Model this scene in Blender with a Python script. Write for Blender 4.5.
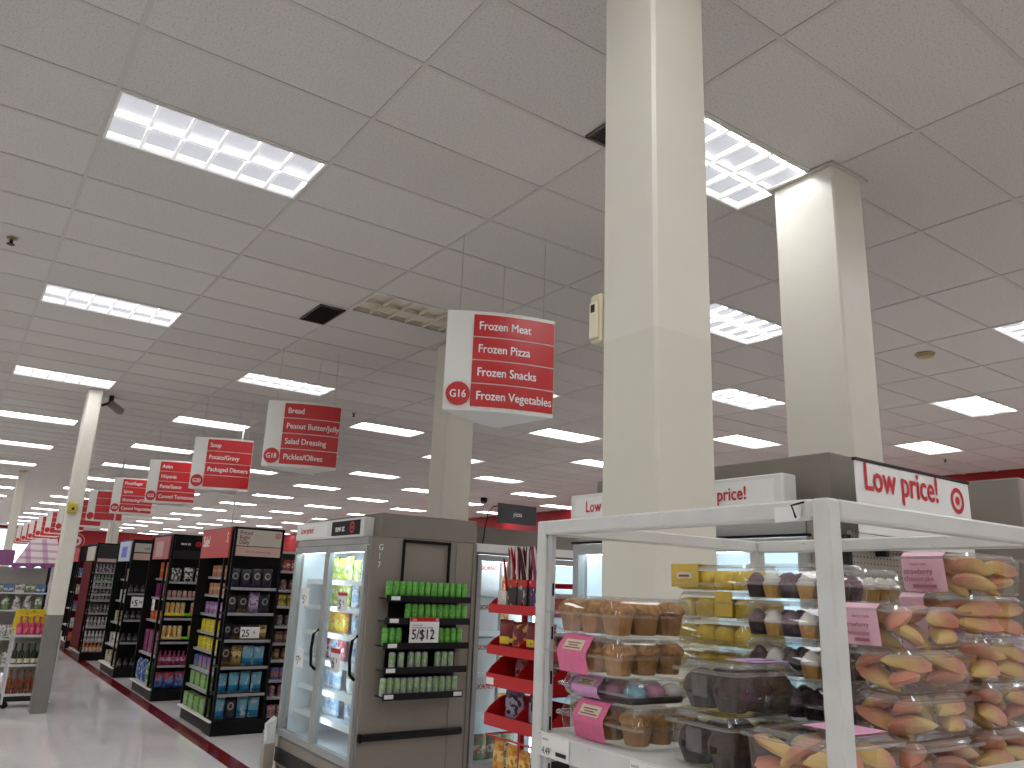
import bpy, math, random
from mathutils import Vector, Matrix
random.seed(7)
for o in list(bpy.data.objects): bpy.data.objects.remove(o)
scene = bpy.context.scene
COL = scene.collection
# ------------------------------------------------------------------ camera
CAMZ = 1.81                      # eye height above the shop floor (m)
FPX, YAW, PITCH, ROLL = 776.92, 0.613465, 0.257217, 0.039453
_f = Vector((math.sin(YAW)*math.cos(PITCH), math.cos(YAW)*math.cos(PITCH), math.sin(PITCH)))
_r0 = Vector((math.cos(YAW), -math.sin(YAW), 0)); _u0 = _r0.cross(_f)
_r = _r0*math.cos(ROLL) + _u0*math.sin(ROLL); _u = _u0*math.cos(ROLL) - _r0*math.sin(ROLL)
cd = bpy.data.cameras.new('camera'); cam = bpy.data.objects.new('camera', cd); COL.objects.link(cam)
m = Matrix((_r, _u, -_f)).transposed().to_4x4(); m.translation = Vector((0, 0, CAMZ)); cam.matrix_world = m
cd.sensor_width = 36; cd.lens = FPX*36/1024; cd.clip_start = .02; cd.clip_end = 300
scene.camera = cam
def ray(x, y): return _r*((x-512)/FPX) + _u*((384-y)/FPX) + _f
def PX(x, y, X=None, Y=None, Z=None):      # pixel -> point on the plane X=, Y= or Z= (world metres)
    d = ray(x, y)
    t = X/d.x if X is not None else (Y/d.y if Y is not None else (Z-CAMZ)/d.z)
    return Vector((0, 0, CAMZ)) + d*t
def project(p):
    v = Vector(p)-Vector((0, 0, CAMZ)); d = v.dot(_f)
    if d < .05: return None
    return (512+FPX*v.dot(_r)/d, 384-FPX*v.dot(_u)/d, d)
# ------------------------------------------------------------------ world and exposure
w = bpy.data.worlds.new('world'); scene.world = w; w.use_nodes = True
w.node_tree.nodes['Background'].inputs[0].default_value = (.6, .7, .8, 1)
w.node_tree.nodes['Background'].inputs[1].default_value = .25
vs = scene.view_settings
vs.view_transform = 'Standard'; vs.look = 'None'; vs.gamma = 1; vs.exposure = -0.08; vs.use_curve_mapping = False
LAMP = 8.6                      # radiance of the ceiling troffers
# ------------------------------------------------------------------ materials
def lin(c):
    r = []
    for a in c[:3]:
        a /= 255.0
        r.append(a/12.92 if a <= .04045 else ((a+.055)/1.055)**2.4)
    return (r[0], r[1], r[2], 1)
MATS = {}
def mat(name, c, rough=.5, metal=0, var=0, scale=20, bump=0, bscale=200, spec=.5, detail=3, rnd=0):
    if name in MATS: return MATS[name]
    M = bpy.data.materials.new(name); M.use_nodes = True; MATS[name] = M
    nt = M.node_tree; N = nt.nodes; L = nt.links; b = N['Principled BSDF']
    b.inputs['Roughness'].default_value = rough; b.inputs['Metallic'].default_value = metal
    b.inputs['Specular IOR Level'].default_value = spec
    b.inputs['Base Color'].default_value = lin(c)
    M.diffuse_color = lin(c)
    if var or bump:
        tc = N.new('ShaderNodeTexCoord')
    if var or rnd:
        hs = N.new('ShaderNodeHueSaturation'); hs.inputs['Color'].default_value = lin(c)
        add = N.new('ShaderNodeMath'); add.operation = 'ADD'; add.inputs[0].default_value = 1; add.inputs[1].default_value = 0
        if var:
            no = N.new('ShaderNodeTexNoise'); no.inputs['Scale'].default_value = scale; no.inputs['Detail'].default_value = detail
            L.new(tc.outputs['Object'], no.inputs['Vector'])
            mr = N.new('ShaderNodeMapRange'); mr.inputs[1].default_value = .3; mr.inputs[2].default_value = .7
            mr.inputs[3].default_value = 1-var; mr.inputs[4].default_value = 1+var
            L.new(no.outputs['Fac'], mr.inputs[0]); L.new(mr.outputs[0], add.inputs[0])
        if rnd:
            oi = N.new('ShaderNodeObjectInfo'); mm = N.new('ShaderNodeMath'); mm.operation = 'MULTIPLY_ADD'
            mm.inputs[1].default_value = 2*rnd; mm.inputs[2].default_value = -rnd
            L.new(oi.outputs['Random'], mm.inputs[0]); L.new(mm.outputs[0], add.inputs[1])
        L.new(add.outputs[0], hs.inputs['Value']); L.new(hs.outputs[0], b.inputs['Base Color'])
    if bump:
        nb = N.new('ShaderNodeTexNoise'); nb.inputs['Scale'].default_value = bscale; nb.inputs['Detail'].default_value = 4
        L.new(tc.outputs['Object'], nb.inputs['Vector'])
        bp = N.new('ShaderNodeBump'); bp.inputs['Strength'].default_value = bump; bp.inputs['Distance'].default_value = .004
        L.new(nb.outputs['Fac'], bp.inputs['Height']); L.new(bp.outputs[0], b.inputs['Normal'])
    return M
def emit(name, c, s, base=None):
    if name in MATS: return MATS[name]
    M = bpy.data.materials.new(name); M.use_nodes = True; MATS[name] = M
    b = M.node_tree.nodes['Principled BSDF']
    b.inputs['Base Color'].default_value = lin(base or c)
    b.inputs['Emission Color'].default_value = lin(c); b.inputs['Emission Strength'].default_value = s
    return M
def clear(name, tint=(245, 248, 248), refl=.12, rough=.05, milky=0.0):
    """thin clear sheet: transparent, glossy at grazing angles, a little milky"""
    if name in MATS: return MATS[name]
    M = bpy.data.materials.new(name); M.use_nodes = True; MATS[name] = M
    nt = M.node_tree; N = nt.nodes; L = nt.links; N.remove(N['Principled BSDF'])
    out = N['Material Output']
    tr = N.new('ShaderNodeBsdfTransparent'); tr.inputs[0].default_value = lin(tint)
    gl = N.new('ShaderNodeBsdfGlossy'); gl.inputs['Roughness'].default_value = rough; gl.inputs[0].default_value = (1, 1, 1, 1)
    df = N.new('ShaderNodeBsdfDiffuse'); df.inputs[0].default_value = lin((225, 228, 228))
    lw = N.new('ShaderNodeLayerWeight'); lw.inputs[0].default_value = .5
    pw = N.new('ShaderNodeMath'); pw.operation = 'POWER'; pw.inputs[1].default_value = 4.0; L.new(lw.outputs['Facing'], pw.inputs[0])
    fa = N.new('ShaderNodeMath'); fa.operation = 'MULTIPLY_ADD'; fa.inputs[1].default_value = .75; fa.inputs[2].default_value = refl; L.new(pw.outputs[0], fa.inputs[0])
    mx = N.new('ShaderNodeMixShader'); m2 = N.new('ShaderNodeMixShader'); m2.inputs[0].default_value = milky
    L.new(tr.outputs[0], m2.inputs[1]); L.new(df.outputs[0], m2.inputs[2])
    L.new(fa.outputs[0], mx.inputs[0]); L.new(m2.outputs[0], mx.inputs[1]); L.new(gl.outputs[0], mx.inputs[2])
    L.new(mx.outputs[0], out.inputs[0])
    return M
def pkg(name, base, band, spot, lo=.3, hi=.68, scale=9, rough=.38, thr=.55):
    """printed packaging: a label band and blotchy print over a base colour"""
    if name in MATS: return MATS[name]
    M = bpy.data.materials.new(name); M.use_nodes = True; MATS[name] = M
    nt = M.node_tree; N = nt.nodes; L = nt.links; b = N['Principled BSDF']; b.inputs['Roughness'].default_value = rough
    tc = N.new('ShaderNodeTexCoord'); sp = N.new('ShaderNodeSeparateXYZ'); L.new(tc.outputs['Generated'], sp.inputs[0])
    r = N.new('ShaderNodeValToRGB'); r.color_ramp.interpolation = 'CONSTANT'
    e = r.color_ramp.elements; e[0].color = (0, 0, 0, 1); e[0].position = 0; e[1].position = lo; e[1].color = (1, 1, 1, 1)
    e2 = e.new(hi); e2.color = (0, 0, 0, 1); L.new(sp.outputs[2], r.inputs[0])
    vo = N.new('ShaderNodeTexNoise'); vo.inputs['Scale'].default_value = scale; vo.inputs['Detail'].default_value = 1
    oi = N.new('ShaderNodeObjectInfo'); va = N.new('ShaderNodeVectorMath'); va.operation = 'MULTIPLY_ADD'
    va.inputs[1].default_value = (.6, .6, 1.0); L.new(tc.outputs['Generated'], va.inputs[0]); L.new(oi.outputs['Random'], va.inputs[2])
    L.new(va.outputs[0], vo.inputs['Vector'])
    gt = N.new('ShaderNodeMath'); gt.operation = 'GREATER_THAN'; gt.inputs[1].default_value = thr; L.new(vo.outputs['Fac'], gt.inputs[0])
    a = N.new('ShaderNodeMix'); a.data_type = 'RGBA'; a.inputs[6].default_value = lin(base); a.inputs[7].default_value = lin(band)
    L.new(r.outputs[0], a.inputs[0])
    c = N.new('ShaderNodeMix'); c.data_type = 'RGBA'; c.inputs[7].default_value = lin(spot)
    L.new(gt.outputs[0], c.inputs[0]); L.new(a.outputs[2], c.inputs[6]); L.new(c.outputs[2], b.inputs['Base Color'])
    M.diffuse_color = lin(base)
    return M
def roundel(name, base, ring, inner, foot, rough=.4):
    """snack bag print: a round badge on the front and a coloured foot band"""
    if name in MATS: return MATS[name]
    M = mat(name, base, rough); nt = M.node_tree; N = nt.nodes; L = nt.links; b = N['Principled BSDF']
    tc = N.new('ShaderNodeTexCoord'); sp = N.new('ShaderNodeSeparateXYZ'); L.new(tc.outputs['Generated'], sp.inputs[0])
    c = N.new('ShaderNodeCombineXYZ'); L.new(sp.outputs[0], c.inputs[0]); L.new(sp.outputs[2], c.inputs[1])
    sc_ = N.new('ShaderNodeVectorMath'); sc_.operation = 'MULTIPLY'; sc_.inputs[1].default_value = (1, 1.5, 1); L.new(c.outputs[0], sc_.inputs[0])
    ds = N.new('ShaderNodeVectorMath'); ds.operation = 'DISTANCE'; ds.inputs[1].default_value = (.5, .9, 0); L.new(sc_.outputs[0], ds.inputs[0])
    r = N.new('ShaderNodeValToRGB'); r.color_ramp.interpolation = 'CONSTANT'; e = r.color_ramp.elements
    e[0].position = 0; e[0].color = lin(inner); e[1].position = .17; e[1].color = lin(ring)
    q = e.new(.27); q.color = lin(base)
    L.new(ds.outputs['Value'], r.inputs[0])
    lt = N.new('ShaderNodeMath'); lt.operation = 'LESS_THAN'; lt.inputs[1].default_value = .2; L.new(sp.outputs[2], lt.inputs[0])
    mx = N.new('ShaderNodeMix'); mx.data_type = 'RGBA'; mx.inputs[7].default_value = lin(foot); L.new(lt.outputs[0], mx.inputs[0]); L.new(r.outputs[0], mx.inputs[6])
    L.new(mx.outputs[2], b.inputs['Base Color']); return M
def two_tone(name, ca, cb, rough=.6, axis=0, lo=.35, hi=.6, rib=0):
    """colour of the baked piece itself: one end ca, the other cb"""
    if name in MATS: return MATS[name]
    M = bpy.data.materials.new(name); M.use_nodes = True; MATS[name] = M
    nt = M.node_tree; N = nt.nodes; L = nt.links; b = N['Principled BSDF']; b.inputs['Roughness'].default_value = rough
    tc = N.new('ShaderNodeTexCoord'); sp = N.new('ShaderNodeSeparateXYZ'); L.new(tc.outputs['Generated'], sp.inputs[0])
    no = N.new('ShaderNodeTexNoise'); no.inputs['Scale'].default_value = 5; L.new(tc.outputs['Generated'], no.inputs['Vector'])
    oi = N.new('ShaderNodeObjectInfo')
    ad = N.new('ShaderNodeMath'); ad.operation = 'MULTIPLY_ADD'; ad.inputs[1].default_value = .5; L.new(no.outputs['Fac'], ad.inputs[0]); L.new(sp.outputs[axis], ad.inputs[2])
    a2 = N.new('ShaderNodeMath'); a2.operation = 'MULTIPLY_ADD'; a2.inputs[1].default_value = .5; L.new(oi.outputs['Random'], a2.inputs[0]); L.new(ad.outputs[0], a2.inputs[2])
    mr = N.new('ShaderNodeMapRange'); mr.inputs[1].default_value = lo+.4; mr.inputs[2].default_value = hi+.6; L.new(a2.outputs[0], mr.inputs[0])
    mx = N.new('ShaderNodeMix'); mx.data_type = 'RGBA'; mx.inputs[6].default_value = lin(ca); mx.inputs[7].default_value = lin(cb)
    L.new(mr.outputs[0], mx.inputs[0]); L.new(mx.outputs[2], b.inputs['Base Color'])
    M.diffuse_color = lin(ca)
    return M
WHITE = mat('white_paint', (226, 226, 222), .35, var=.02, scale=6)
RACKW = mat('rack_white_enamel', (216, 217, 214), .38, var=.05, scale=14, bump=.08, bscale=60)
def scuffs(M, c=(128, 124, 118)):
    nt = M.node_tree; N = nt.nodes; L = nt.links; b = N['Principled BSDF']; src = b.inputs['Base Color'].links[0].from_socket
    tc = N.new('ShaderNodeTexCoord'); no = N.new('ShaderNodeTexNoise'); no.inputs['Scale'].default_value = 38; no.inputs['Detail'].default_value = 6; no.inputs['Roughness'].default_value = .7
    L.new(tc.outputs['Object'], no.inputs['Vector'])
    mr = N.new('ShaderNodeMapRange'); mr.inputs[1].default_value = .66; mr.inputs[2].default_value = .70; L.new(no.outputs['Fac'], mr.inputs[0])
    mx = N.new('ShaderNodeMix'); mx.data_type = 'RGBA'; mx.inputs[7].default_value = lin(c); L.new(mr.outputs[0], mx.inputs[0]); L.new(src, mx.inputs[6]); L.new(mx.outputs[2], b.inputs['Base Color'])
scuffs(RACKW)
BLACK = mat('black_metal', (6, 6, 7), .5, spec=.22)
DARK = mat('charcoal_metal', (26, 26, 29), .5, spec=.3)
GREY = mat('taupe_panel', (146, 138, 128), .42, var=.02, scale=3)
GREY2 = mat('taupe_cap', (132, 125, 116), .5, var=.02, scale=3)
STEEL = mat('brushed_steel', (168, 168, 168), .33, metal=.7)
LGREY = mat('light_grey_plastic', (196, 197, 198), .4)
RED = mat('sign_red', (190, 32, 36), .35)
DRED = mat('lettering_red', (200, 30, 38), .45)
LETW = mat('lettering_white', (240, 240, 238), .5)
LETK = mat('lettering_black', (25, 24, 25), .5)
CARD = mat('white_card', (238, 238, 236), .5)
CREAM = mat('column_cream', (222, 219, 206), .42, var=.025, scale=3, bump=.12, bscale=120)
# ------------------------------------------------------------------ mesh building
class MB:
    def __init__(s): s.v = []; s.f = []
    def quad(s, *p):
        n = len(s.v); s.v += [tuple(q) for q in p]; s.f.append(tuple(range(n, n+len(p)))); return s
    def box(s, x0, x1, y0, y1, z0, z1):
        n = len(s.v)
        s.v += [(x0,y0,z0),(x1,y0,z0),(x1,y1,z0),(x0,y1,z0),(x0,y0,z1),(x1,y0,z1),(x1,y1,z1),(x0,y1,z1)]
        s.f += [tuple(n+i for i in q) for q in ((0,3,2,1),(4,5,6,7),(0,1,5,4),(1,2,6,5),(2,3,7,6),(3,0,4,7))]
        return s
    def cbox(s, x0, x1, y0, y1, z0, z1, c=.004):
        """box with all twelve edges chamfered"""
        n = len(s.v); P = []
        for ix, X in ((0, x0), (1, x1)):
            for iy, Y in ((0, y0), (1, y1)):
                for iz, Z in ((0, z0), (1, z1)):
                    sx, sy, sz = (1-2*ix)*c, (1-2*iy)*c, (1-2*iz)*c
                    P += [(X, Y+sy, Z+sz), (X+sx, Y, Z+sz), (X+sx, Y+sy, Z)]
        s.v += P
        def id(ix, iy, iz, k): return n+(ix*4+iy*2+iz)*3+k
        F = s.f
        for i in (0, 1):
            F.append((id(i,0,0,0), id(i,1,0,0), id(i,1,1,0), id(i,0,1,0)) if i else (id(i,0,1,0), id(i,1,1,0), id(i,1,0,0), id(i,0,0,0)))
            F.append((id(0,i,1,1), id(1,i,1,1), id(1,i,0,1), id(0,i,0,1)) if i else (id(0,i,0,1), id(1,i,0,1), id(1,i,1,1), id(0,i,1,1)))
            F.append((id(0,0,i,2), id(1,0,i,2), id(1,1,i,2), id(0,1,i,2)) if i else (id(0,1,i,2), id(1,1,i,2), id(1,0,i,2), id(0,0,i,2)))
        for a in (0, 1):
            for b in (0, 1):
                F.append((id(a,b,0,0), id(a,b,1,0), id(a,b,1,1), id(a,b,0,1)))
                F.append((id(a,0,b,0), id(a,0,b,2), id(a,1,b,2), id(a,1,b,0)))
                F.append((id(0,a,b,1), id(0,a,b,2), id(1,a,b,2), id(1,a,b,1)))
                for c_ in (0, 1): F.append((id(a,b,c_,0), id(a,b,c_,1), id(a,b,c_,2)))
        return s
    def lathe(s, prof, n=12, cx=0, cy=0, z=0, cap=True, jit=0):
        b = len(s.v)
        for r, h in prof:
            for k in range(n):
                a = 2*math.pi*k/n; q = 1+(random.uniform(-jit, jit) if jit else 0)
                s.v.append((cx+r*q*math.cos(a), cy+r*q*math.sin(a), z+h+(random.uniform(-jit, jit)*r*.5 if jit else 0)))
        for i in range(len(prof)-1):
            for k in range(n):
                k2 = (k+1) % n; s.f.append((b+i*n+k, b+i*n+k2, b+(i+1)*n+k2, b+(i+1)*n+k))
        if cap:
            s.f.append(tuple(b+k for k in reversed(range(n)))); s.f.append(tuple(b+(len(prof)-1)*n+k for k in range(n)))
        return s
    def loft(s, rings, cap0=True, cap1=True, close=True):
        b = len(s.v); n = len(rings[0])
        for r in rings: s.v += [tuple(p) for p in r]
        for i in range(len(rings)-1):
            for k in range(n if close else n-1):
                k2 = (k+1) % n; s.f.append((b+i*n+k, b+i*n+k2, b+(i+1)*n+k2, b+(i+1)*n+k))
        if cap0: s.f.append(tuple(b+k for k in reversed(range(n))))
        if cap1: s.f.append(tuple(b+(len(rings)-1)*n+k for k in range(n)))
        return s
    def tube(s, pts, r, n=6):
        pts = [Vector(p) for p in pts]; rings = []
        for i, p in enumerate(pts):
            t = (pts[min(i+1, len(pts)-1)]-pts[max(i-1, 0)]).normalized()
            a = Vector((0, 0, 1)) if abs(t.z) < .9 else Vector((1, 0, 0))
            u = t.cross(a).normalized(); v = t.cross(u)
            rr = r[i] if isinstance(r, (list, tuple)) else r
            rings.append([p+u*rr*math.cos(2*math.pi*k/n)+v*rr*math.sin(2*math.pi*k/n) for k in range(n)])
        return s.loft(rings)
    def prism(s, poly, axis, a, b):
        """extrude a 2D polygon along an axis; polygon axes follow xyz order without that axis"""
        def P(p, t): return (t, p[0], p[1]) if axis == 0 else ((p[0], t, p[1]) if axis == 1 else (p[0], p[1], t))
        return s.loft([[P(p, a) for p in poly], [P(p, b) for p in poly]])
    def mesh(s, name, smooth=None):
        me = bpy.data.meshes.new(name); me.from_pydata(s.v, [], s.f); me.materials.append(None); me.update()
        import bmesh
        bm = bmesh.new(); bm.from_mesh(me); bmesh.ops.recalc_face_normals(bm, faces=bm.faces); bm.to_mesh(me); bm.free()
        if smooth is not None:
            me.polygons.foreach_set('use_smooth', [True]*len(me.polygons)); me.set_sharp_from_angle(angle=math.radians(smooth))
        return me
def link(o, parent=None, loc=(0, 0, 0), rot=(0, 0, 0), sc=None):
    COL.objects.link(o); o.location = loc; o.rotation_euler = rot
    if sc: o.scale = (sc, sc, sc) if not hasattr(sc, '__len__') else sc
    if parent: o.parent = parent
    return o
def obj(name, me, material, parent=None, loc=(0, 0, 0), rot=(0, 0, 0), sc=None, smooth=None):
    if isinstance(me, MB): me = me.mesh(name, smooth)
    o = bpy.data.objects.new(name, me); link(o, parent, loc, rot, sc)
    o.material_slots[0].link = 'OBJECT'; o.material_slots[0].material = material
    return o
def tag(o, label=None, cat=None, group=None, kind=None):
    if label: o['label'] = label
    if cat: o['category'] = cat
    if group: o['group'] = group
    if kind: o['kind'] = kind
    return o
def thing(name, label, cat, loc=(0, 0, 0), rz=0, group=None):
    o = bpy.data.objects.new(name, None); o.empty_display_size = .05; link(o, None, loc, (0, 0, rz))
    return tag(o, label, cat, group)
ORD = ['first','second','third','fourth','fifth','sixth','seventh','eighth','ninth','tenth','eleventh','twelfth','thirteenth','fourteenth','fifteenth','sixteenth','seventeenth','eighteenth','nineteenth','twentieth']
def on(k): return ORD[k] if k < 20 else str(k+1)+'th'
# text as flat mesh (builtin font), cached
TXT = {}
def text_mesh(body, size, bold=.0, align='LEFT', space=1.0):
    k = (body, size, bold, align, space)
    if k in TXT: return TXT[k]
    cu = bpy.data.curves.new('lettering', 'FONT'); cu.body = body; cu.size = size; cu.align_x = align
    cu.space_line = space; cu.resolution_u = 3
    t = bpy.data.objects.new('lettering_tmp', cu); COL.objects.link(t)
    dg = bpy.context.evaluated_depsgraph_get(); dg.update()
    me = bpy.data.meshes.new_from_object(t.evaluated_get(dg)); bpy.data.objects.remove(t); bpy.data.curves.remove(cu)
    n = len(me.vertices); co = [tuple(v.co) for v in me.vertices]; fs = [tuple(p.vertices) for p in me.polygons]
    V, F, q = [], [], 0                       # heavier strokes: the glyphs drawn again with tiny shifts; narrowed like a grotesque face
    for dx, dy in ((0, 0), (bold, 0), (-bold, 0), (0, bold*.6), (0, -bold*.6)) if bold else ((0, 0),):
        V += [((x+dx*size)*.86, y+dy*size, z+q*1e-5) for x, y, z in co]; F += [tuple(i+q*n for i in f) for f in fs]; q += 1
    me = bpy.data.meshes.new('lettering'); me.from_pydata(V, [], F); me.update()
    me.materials.append(None); TXT[k] = me
    return me
FACE_Y = (math.pi/2, 0, 0)                 # lettering seen from -Y
FACE_X = (math.pi/2, 0, -math.pi/2)        # lettering seen from -X
def text(body, size, material, parent, loc, face=FACE_Y, bold=.022, align='LEFT', name='lettering', sc=None, space=1.0):
    return obj(name, text_mesh(body, size, bold, align, space), material, parent, loc, face, sc)
def ring_mesh(r0, r1, n=28):
    b = MB()
    for k in range(n):
        a, c = 2*math.pi*k/n, 2*math.pi*(k+1)/n
        b.quad((r0*math.cos(a), r0*math.sin(a), 0), (r1*math.cos(a), r1*math.sin(a), 0), (r1*math.cos(c), r1*math.sin(c), 0), (r0*math.cos(c), r0*math.sin(c), 0))
    return b.mesh('ring')
def disc_mesh(r, n=24): return MB().quad(*[(r*math.cos(2*math.pi*k/n), r*math.sin(2*math.pi*k/n), 0) for k in range(n)]).mesh('disc')
def bullseye(parent, loc, r, material, face=FACE_Y):
    obj('emblem_ring', ring_mesh(r*.66, r), material, parent, loc, face)
    obj('emblem_dot', disc_mesh(r*.34), material, parent, loc, face)
# ------------------------------------------------------------------ room shell
CH = 4.355                                  # ceiling height
GX, GY = .3302, 3.6821; TX, TY = 1.2192, .6096     # ceiling grid origin and pitch
X0, X1, Y0, Y1 = -9.0, 16.3, -9.0, 57.0
def floor_mat():
    M = mat('polished_floor_tile', (244, 242, 240), .1)
    nt = M.node_tree; N = nt.nodes; L = nt.links; b = N['Principled BSDF']
    tc = N.new('ShaderNodeTexCoord'); br = N.new('ShaderNodeTexBrick'); br.offset = 0; br.squash = 1
    br.inputs['Scale'].default_value = 1; br.inputs['Brick Width'].default_value = .3048; br.inputs['Row Height'].default_value = .3048
    br.inputs['Mortar Size'].default_value = .0012; br.inputs['Mortar Smooth'].default_value = .2
    br.inputs['Color1'].default_value = lin((247, 245, 243)); br.inputs['Color2'].default_value = lin((242, 240, 238)); br.inputs['Mortar'].default_value = lin((216, 214, 211))
    L.new(tc.outputs['Object'], br.inputs['Vector'])
    no = N.new('ShaderNodeTexNoise'); no.inputs['Scale'].default_value = 2.2; no.inputs['Detail'].default_value = 5
    L.new(tc.outputs['Object'], no.inputs['Vector'])
    mr = N.new('ShaderNodeMapRange'); mr.inputs[1].default_value = .35; mr.inputs[2].default_value = .7; mr.inputs[3].default_value = .03; mr.inputs[4].default_value = .12; b.inputs['Coat Weight'].default_value = .32; b.inputs['Coat IOR'].default_value = 1.55; b.inputs['Coat Roughness'].default_value = .06
    L.new(no.outputs['Fac'], mr.inputs[0]); L.new(mr.outputs[0], b.inputs['Roughness'])
    L.new(br.outputs['Color'], b.inputs['Base Color'])
    return M
tag(obj('floor', MB().box(X0, X1, Y0, Y1, -.1, 0), floor_mat()), kind='structure')
tag(obj('trim_1', MB().box(2.665, 2.845, Y0, 46, 0, .002), mat('red_floor_stripe', (120, 18, 26), .18)), kind='structure')
RW = mat('wall_red', (150, 18, 26), .6, var=.03, scale=2)
WW = mat('wall_white', (208, 204, 196), .6)
tag(obj('wall_right', MB().box(X1, X1+.2, Y0, Y1, 0, CH+.3), RW), kind='structure')
wb = tag(obj('wall_back', MB().box(X0, .9, Y1, Y1+.2, 0, CH+.3).box(5.2, X1, Y1, Y1+.2, 0, CH+.3).box(.9, 5.2, Y1, Y1+.2, 0, 1.4).box(.9, 5.2, Y1, Y1+.2, 4.2, CH+.3), RW), kind='structure')
tag(obj('wall_left', MB().box(X0-.2, X0, Y0, Y1, 0, CH+.3), WW), kind='structure')
tag(obj('wall_front', MB().box(X0, X1, Y0-.2, Y0, 0, CH+.3), WW), kind='structure')
# storefront window at the far left end
wn = tag(obj('window_1', MB().box(.9, 5.2, Y1+.02, Y1+.1, 1.4, 1.48).box(.9, 5.2, Y1+.02, Y1+.1, 4.12, 4.2).box(.9, .98, Y1+.02, Y1+.1, 1.48, 4.12).box(5.12, 5.2, Y1+.02, Y1+.1, 1.48, 4.12).box(3.0, 3.08, Y1+.02, Y1+.1, 1.48, 4.12), LGREY), kind='structure')
for a, b_ in ((.98, 3.0), (3.08, 5.12)):
    obj('pane', MB().box(a, b_, Y1+.05, Y1+.06, 1.48, 4.12), emit('daylit_pane', (205, 225, 245), 2.2), wn)
# ------------------------------------------------------------------ ceiling
def tile_mat():
    M = mat('fissured_ceiling_tile', (203, 199, 193), .9, rnd=.045)
    nt = M.node_tree; N = nt.nodes; L = nt.links; b = N['Principled BSDF']
    tc = N.new('ShaderNodeTexCoord'); vo = N.new('ShaderNodeTexNoise'); vo.inputs['Scale'].default_value = 95; vo.inputs['Detail'].default_value = 3
    L.new(tc.outputs['Object'], vo.inputs['Vector'])
    mr = N.new('ShaderNodeMapRange'); mr.inputs[1].default_value = .33; mr.inputs[2].default_value = .47; mr.inputs[3].default_value = .74; mr.inputs[4].default_value = 1
    L.new(vo.outputs['Fac'], mr.inputs[0])
    hs = [n for n in N if n.type == 'HUE_SAT'][0]; ad = [n for n in N if n.type == 'MATH' and n.operation == 'ADD'][0]
    L.new(mr.outputs[0], ad.inputs[0])
    bp = N.new('ShaderNodeBump'); bp.inputs['Strength'].default_value = .35; bp.inputs['Distance'].default_value = .003
    L.new(vo.outputs['Fac'], bp.inputs['Height']); L.new(bp.outputs[0], b.inputs['Normal'])
    return M
TILE = tile_mat(); BAR = mat('ceiling_grid_bar', (190, 186, 180), .6)
ceil = tag(obj('ceiling', MB().box(X0, X1, Y0, Y1, CH+.14, CH+.3), mat('plenum_dark', (60, 58, 56), .9)), kind='structure')
i0, i1 = math.ceil((X0-GX)/TX), math.floor((X1-GX)/TX); j0, j1 = math.ceil((Y0-GY)/TY), math.floor((Y1-GY)/TY)
def is_light(i, j): return (i % 4 == 0 and j % 6 == 1) or (i % 4 == 2 and j % 6 == 4)
tiles = []
for i in range(i0, i1):
    for j in range(j0, j1):
        if is_light(i, j): continue
        c = project((GX+(i+.5)*TX, GY+(j+.5)*TY, CH)); vis = 0
        if c and -120 < c[0] < 1144 and -120 < c[1] < 600:
            q = [project((GX+(i+a)*TX, GY+(j+b)*TY, CH)) for a, b in ((0, 0), (1, 0), (1, 1), (0, 1))]
            if all(q): vis = abs(sum(q[k][0]*q[(k+1) % 4][1]-q[(k+1) % 4][0]*q[k][1] for k in range(4)))/2
        tiles.append((-vis, i, j))
tiles.sort()
tm = MB().box(-.603, .603, -.298, .298, 0, .012).mesh('tile')
for v, i, j in tiles[:300]:
    obj('tile', tm, TILE, ceil, (GX+(i+.5)*TX, GY+(j+.5)*TY, CH+.006))
rest = MB()
for v, i, j in tiles[300:]:
    x, y = GX+(i+.5)*TX, GY+(j+.5)*TY
    rest.box(x-.603, x+.603, y-.298, y+.298, CH+.006, CH+.018)
tag(obj('tile_field', rest, TILE, ceil), kind='stuff')
bm_ = MB().box(-.012, .012, Y0, Y1, 0, .03).mesh('main_grid_bar'); bc = MB().box(X0, X1, -.012, .012, .001, .03).mesh('cross_grid_bar')
for i in range(i0, i1+1): obj('main_grid_bar', bm_, BAR, ceil, (GX+i*TX, 0, CH))
crossbars = MB()
for j in range(j0, j1+1):
    if j < 45: obj('cross_grid_bar', bc, BAR, ceil, (0, GY+j*TY, CH))
    else: crossbars.box(X0, X1, GY+j*TY-.012, GY+j*TY+.012, CH+.001, CH+.03)
tag(obj('far_cross_grid_bars', crossbars, BAR, ceil), kind='stuff')
# troffer lights: 2x4 ft, two rows of six cells
LENS = emit('troffer_lens_lit', (250, 250, 252), LAMP); LOFF = mat('troffer_lens_unlit', (216, 208, 190), .6)
FR = mat('troffer_frame', (225, 223, 218), .4); LV = emit('troffer_louver_glow', (236, 236, 238), .45)  # faint emission stands in for lamp light glowing through louvers and reflector
LW, LD = .585, .282
f_frame = MB().box(-.6, .6, -.297, -LD, -.004, .012).box(-.6, .6, LD, .297, -.004, .012).box(-.6, -LW, -LD, LD, -.004, .012).box(LW, .6, -LD, LD, -.004, .012).mesh('frame')
f_lens = MB().quad((-LW, -LD, .05), (-LW, LD, .05), (LW, LD, .05), (LW, -LD, .05)).mesh('lens')
f_side = MB()
for s_ in (-1, 1):
    f_side.quad((-LW, s_*LD, 0), (LW, s_*LD, 0), (LW, s_*LD, .05), (-LW, s_*LD, .05)); f_side.quad((s_*LW, -LD, 0), (s_*LW, LD, 0), (s_*LW, LD, .05), (s_*LW, -LD, .05))
f_side = f_side.mesh('reflector')
f_spine = MB().prism([(-.014, .0), (.014, .0), (.008, .039), (-.008, .039)], 0, -LW, LW).mesh('louver_spine')
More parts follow.
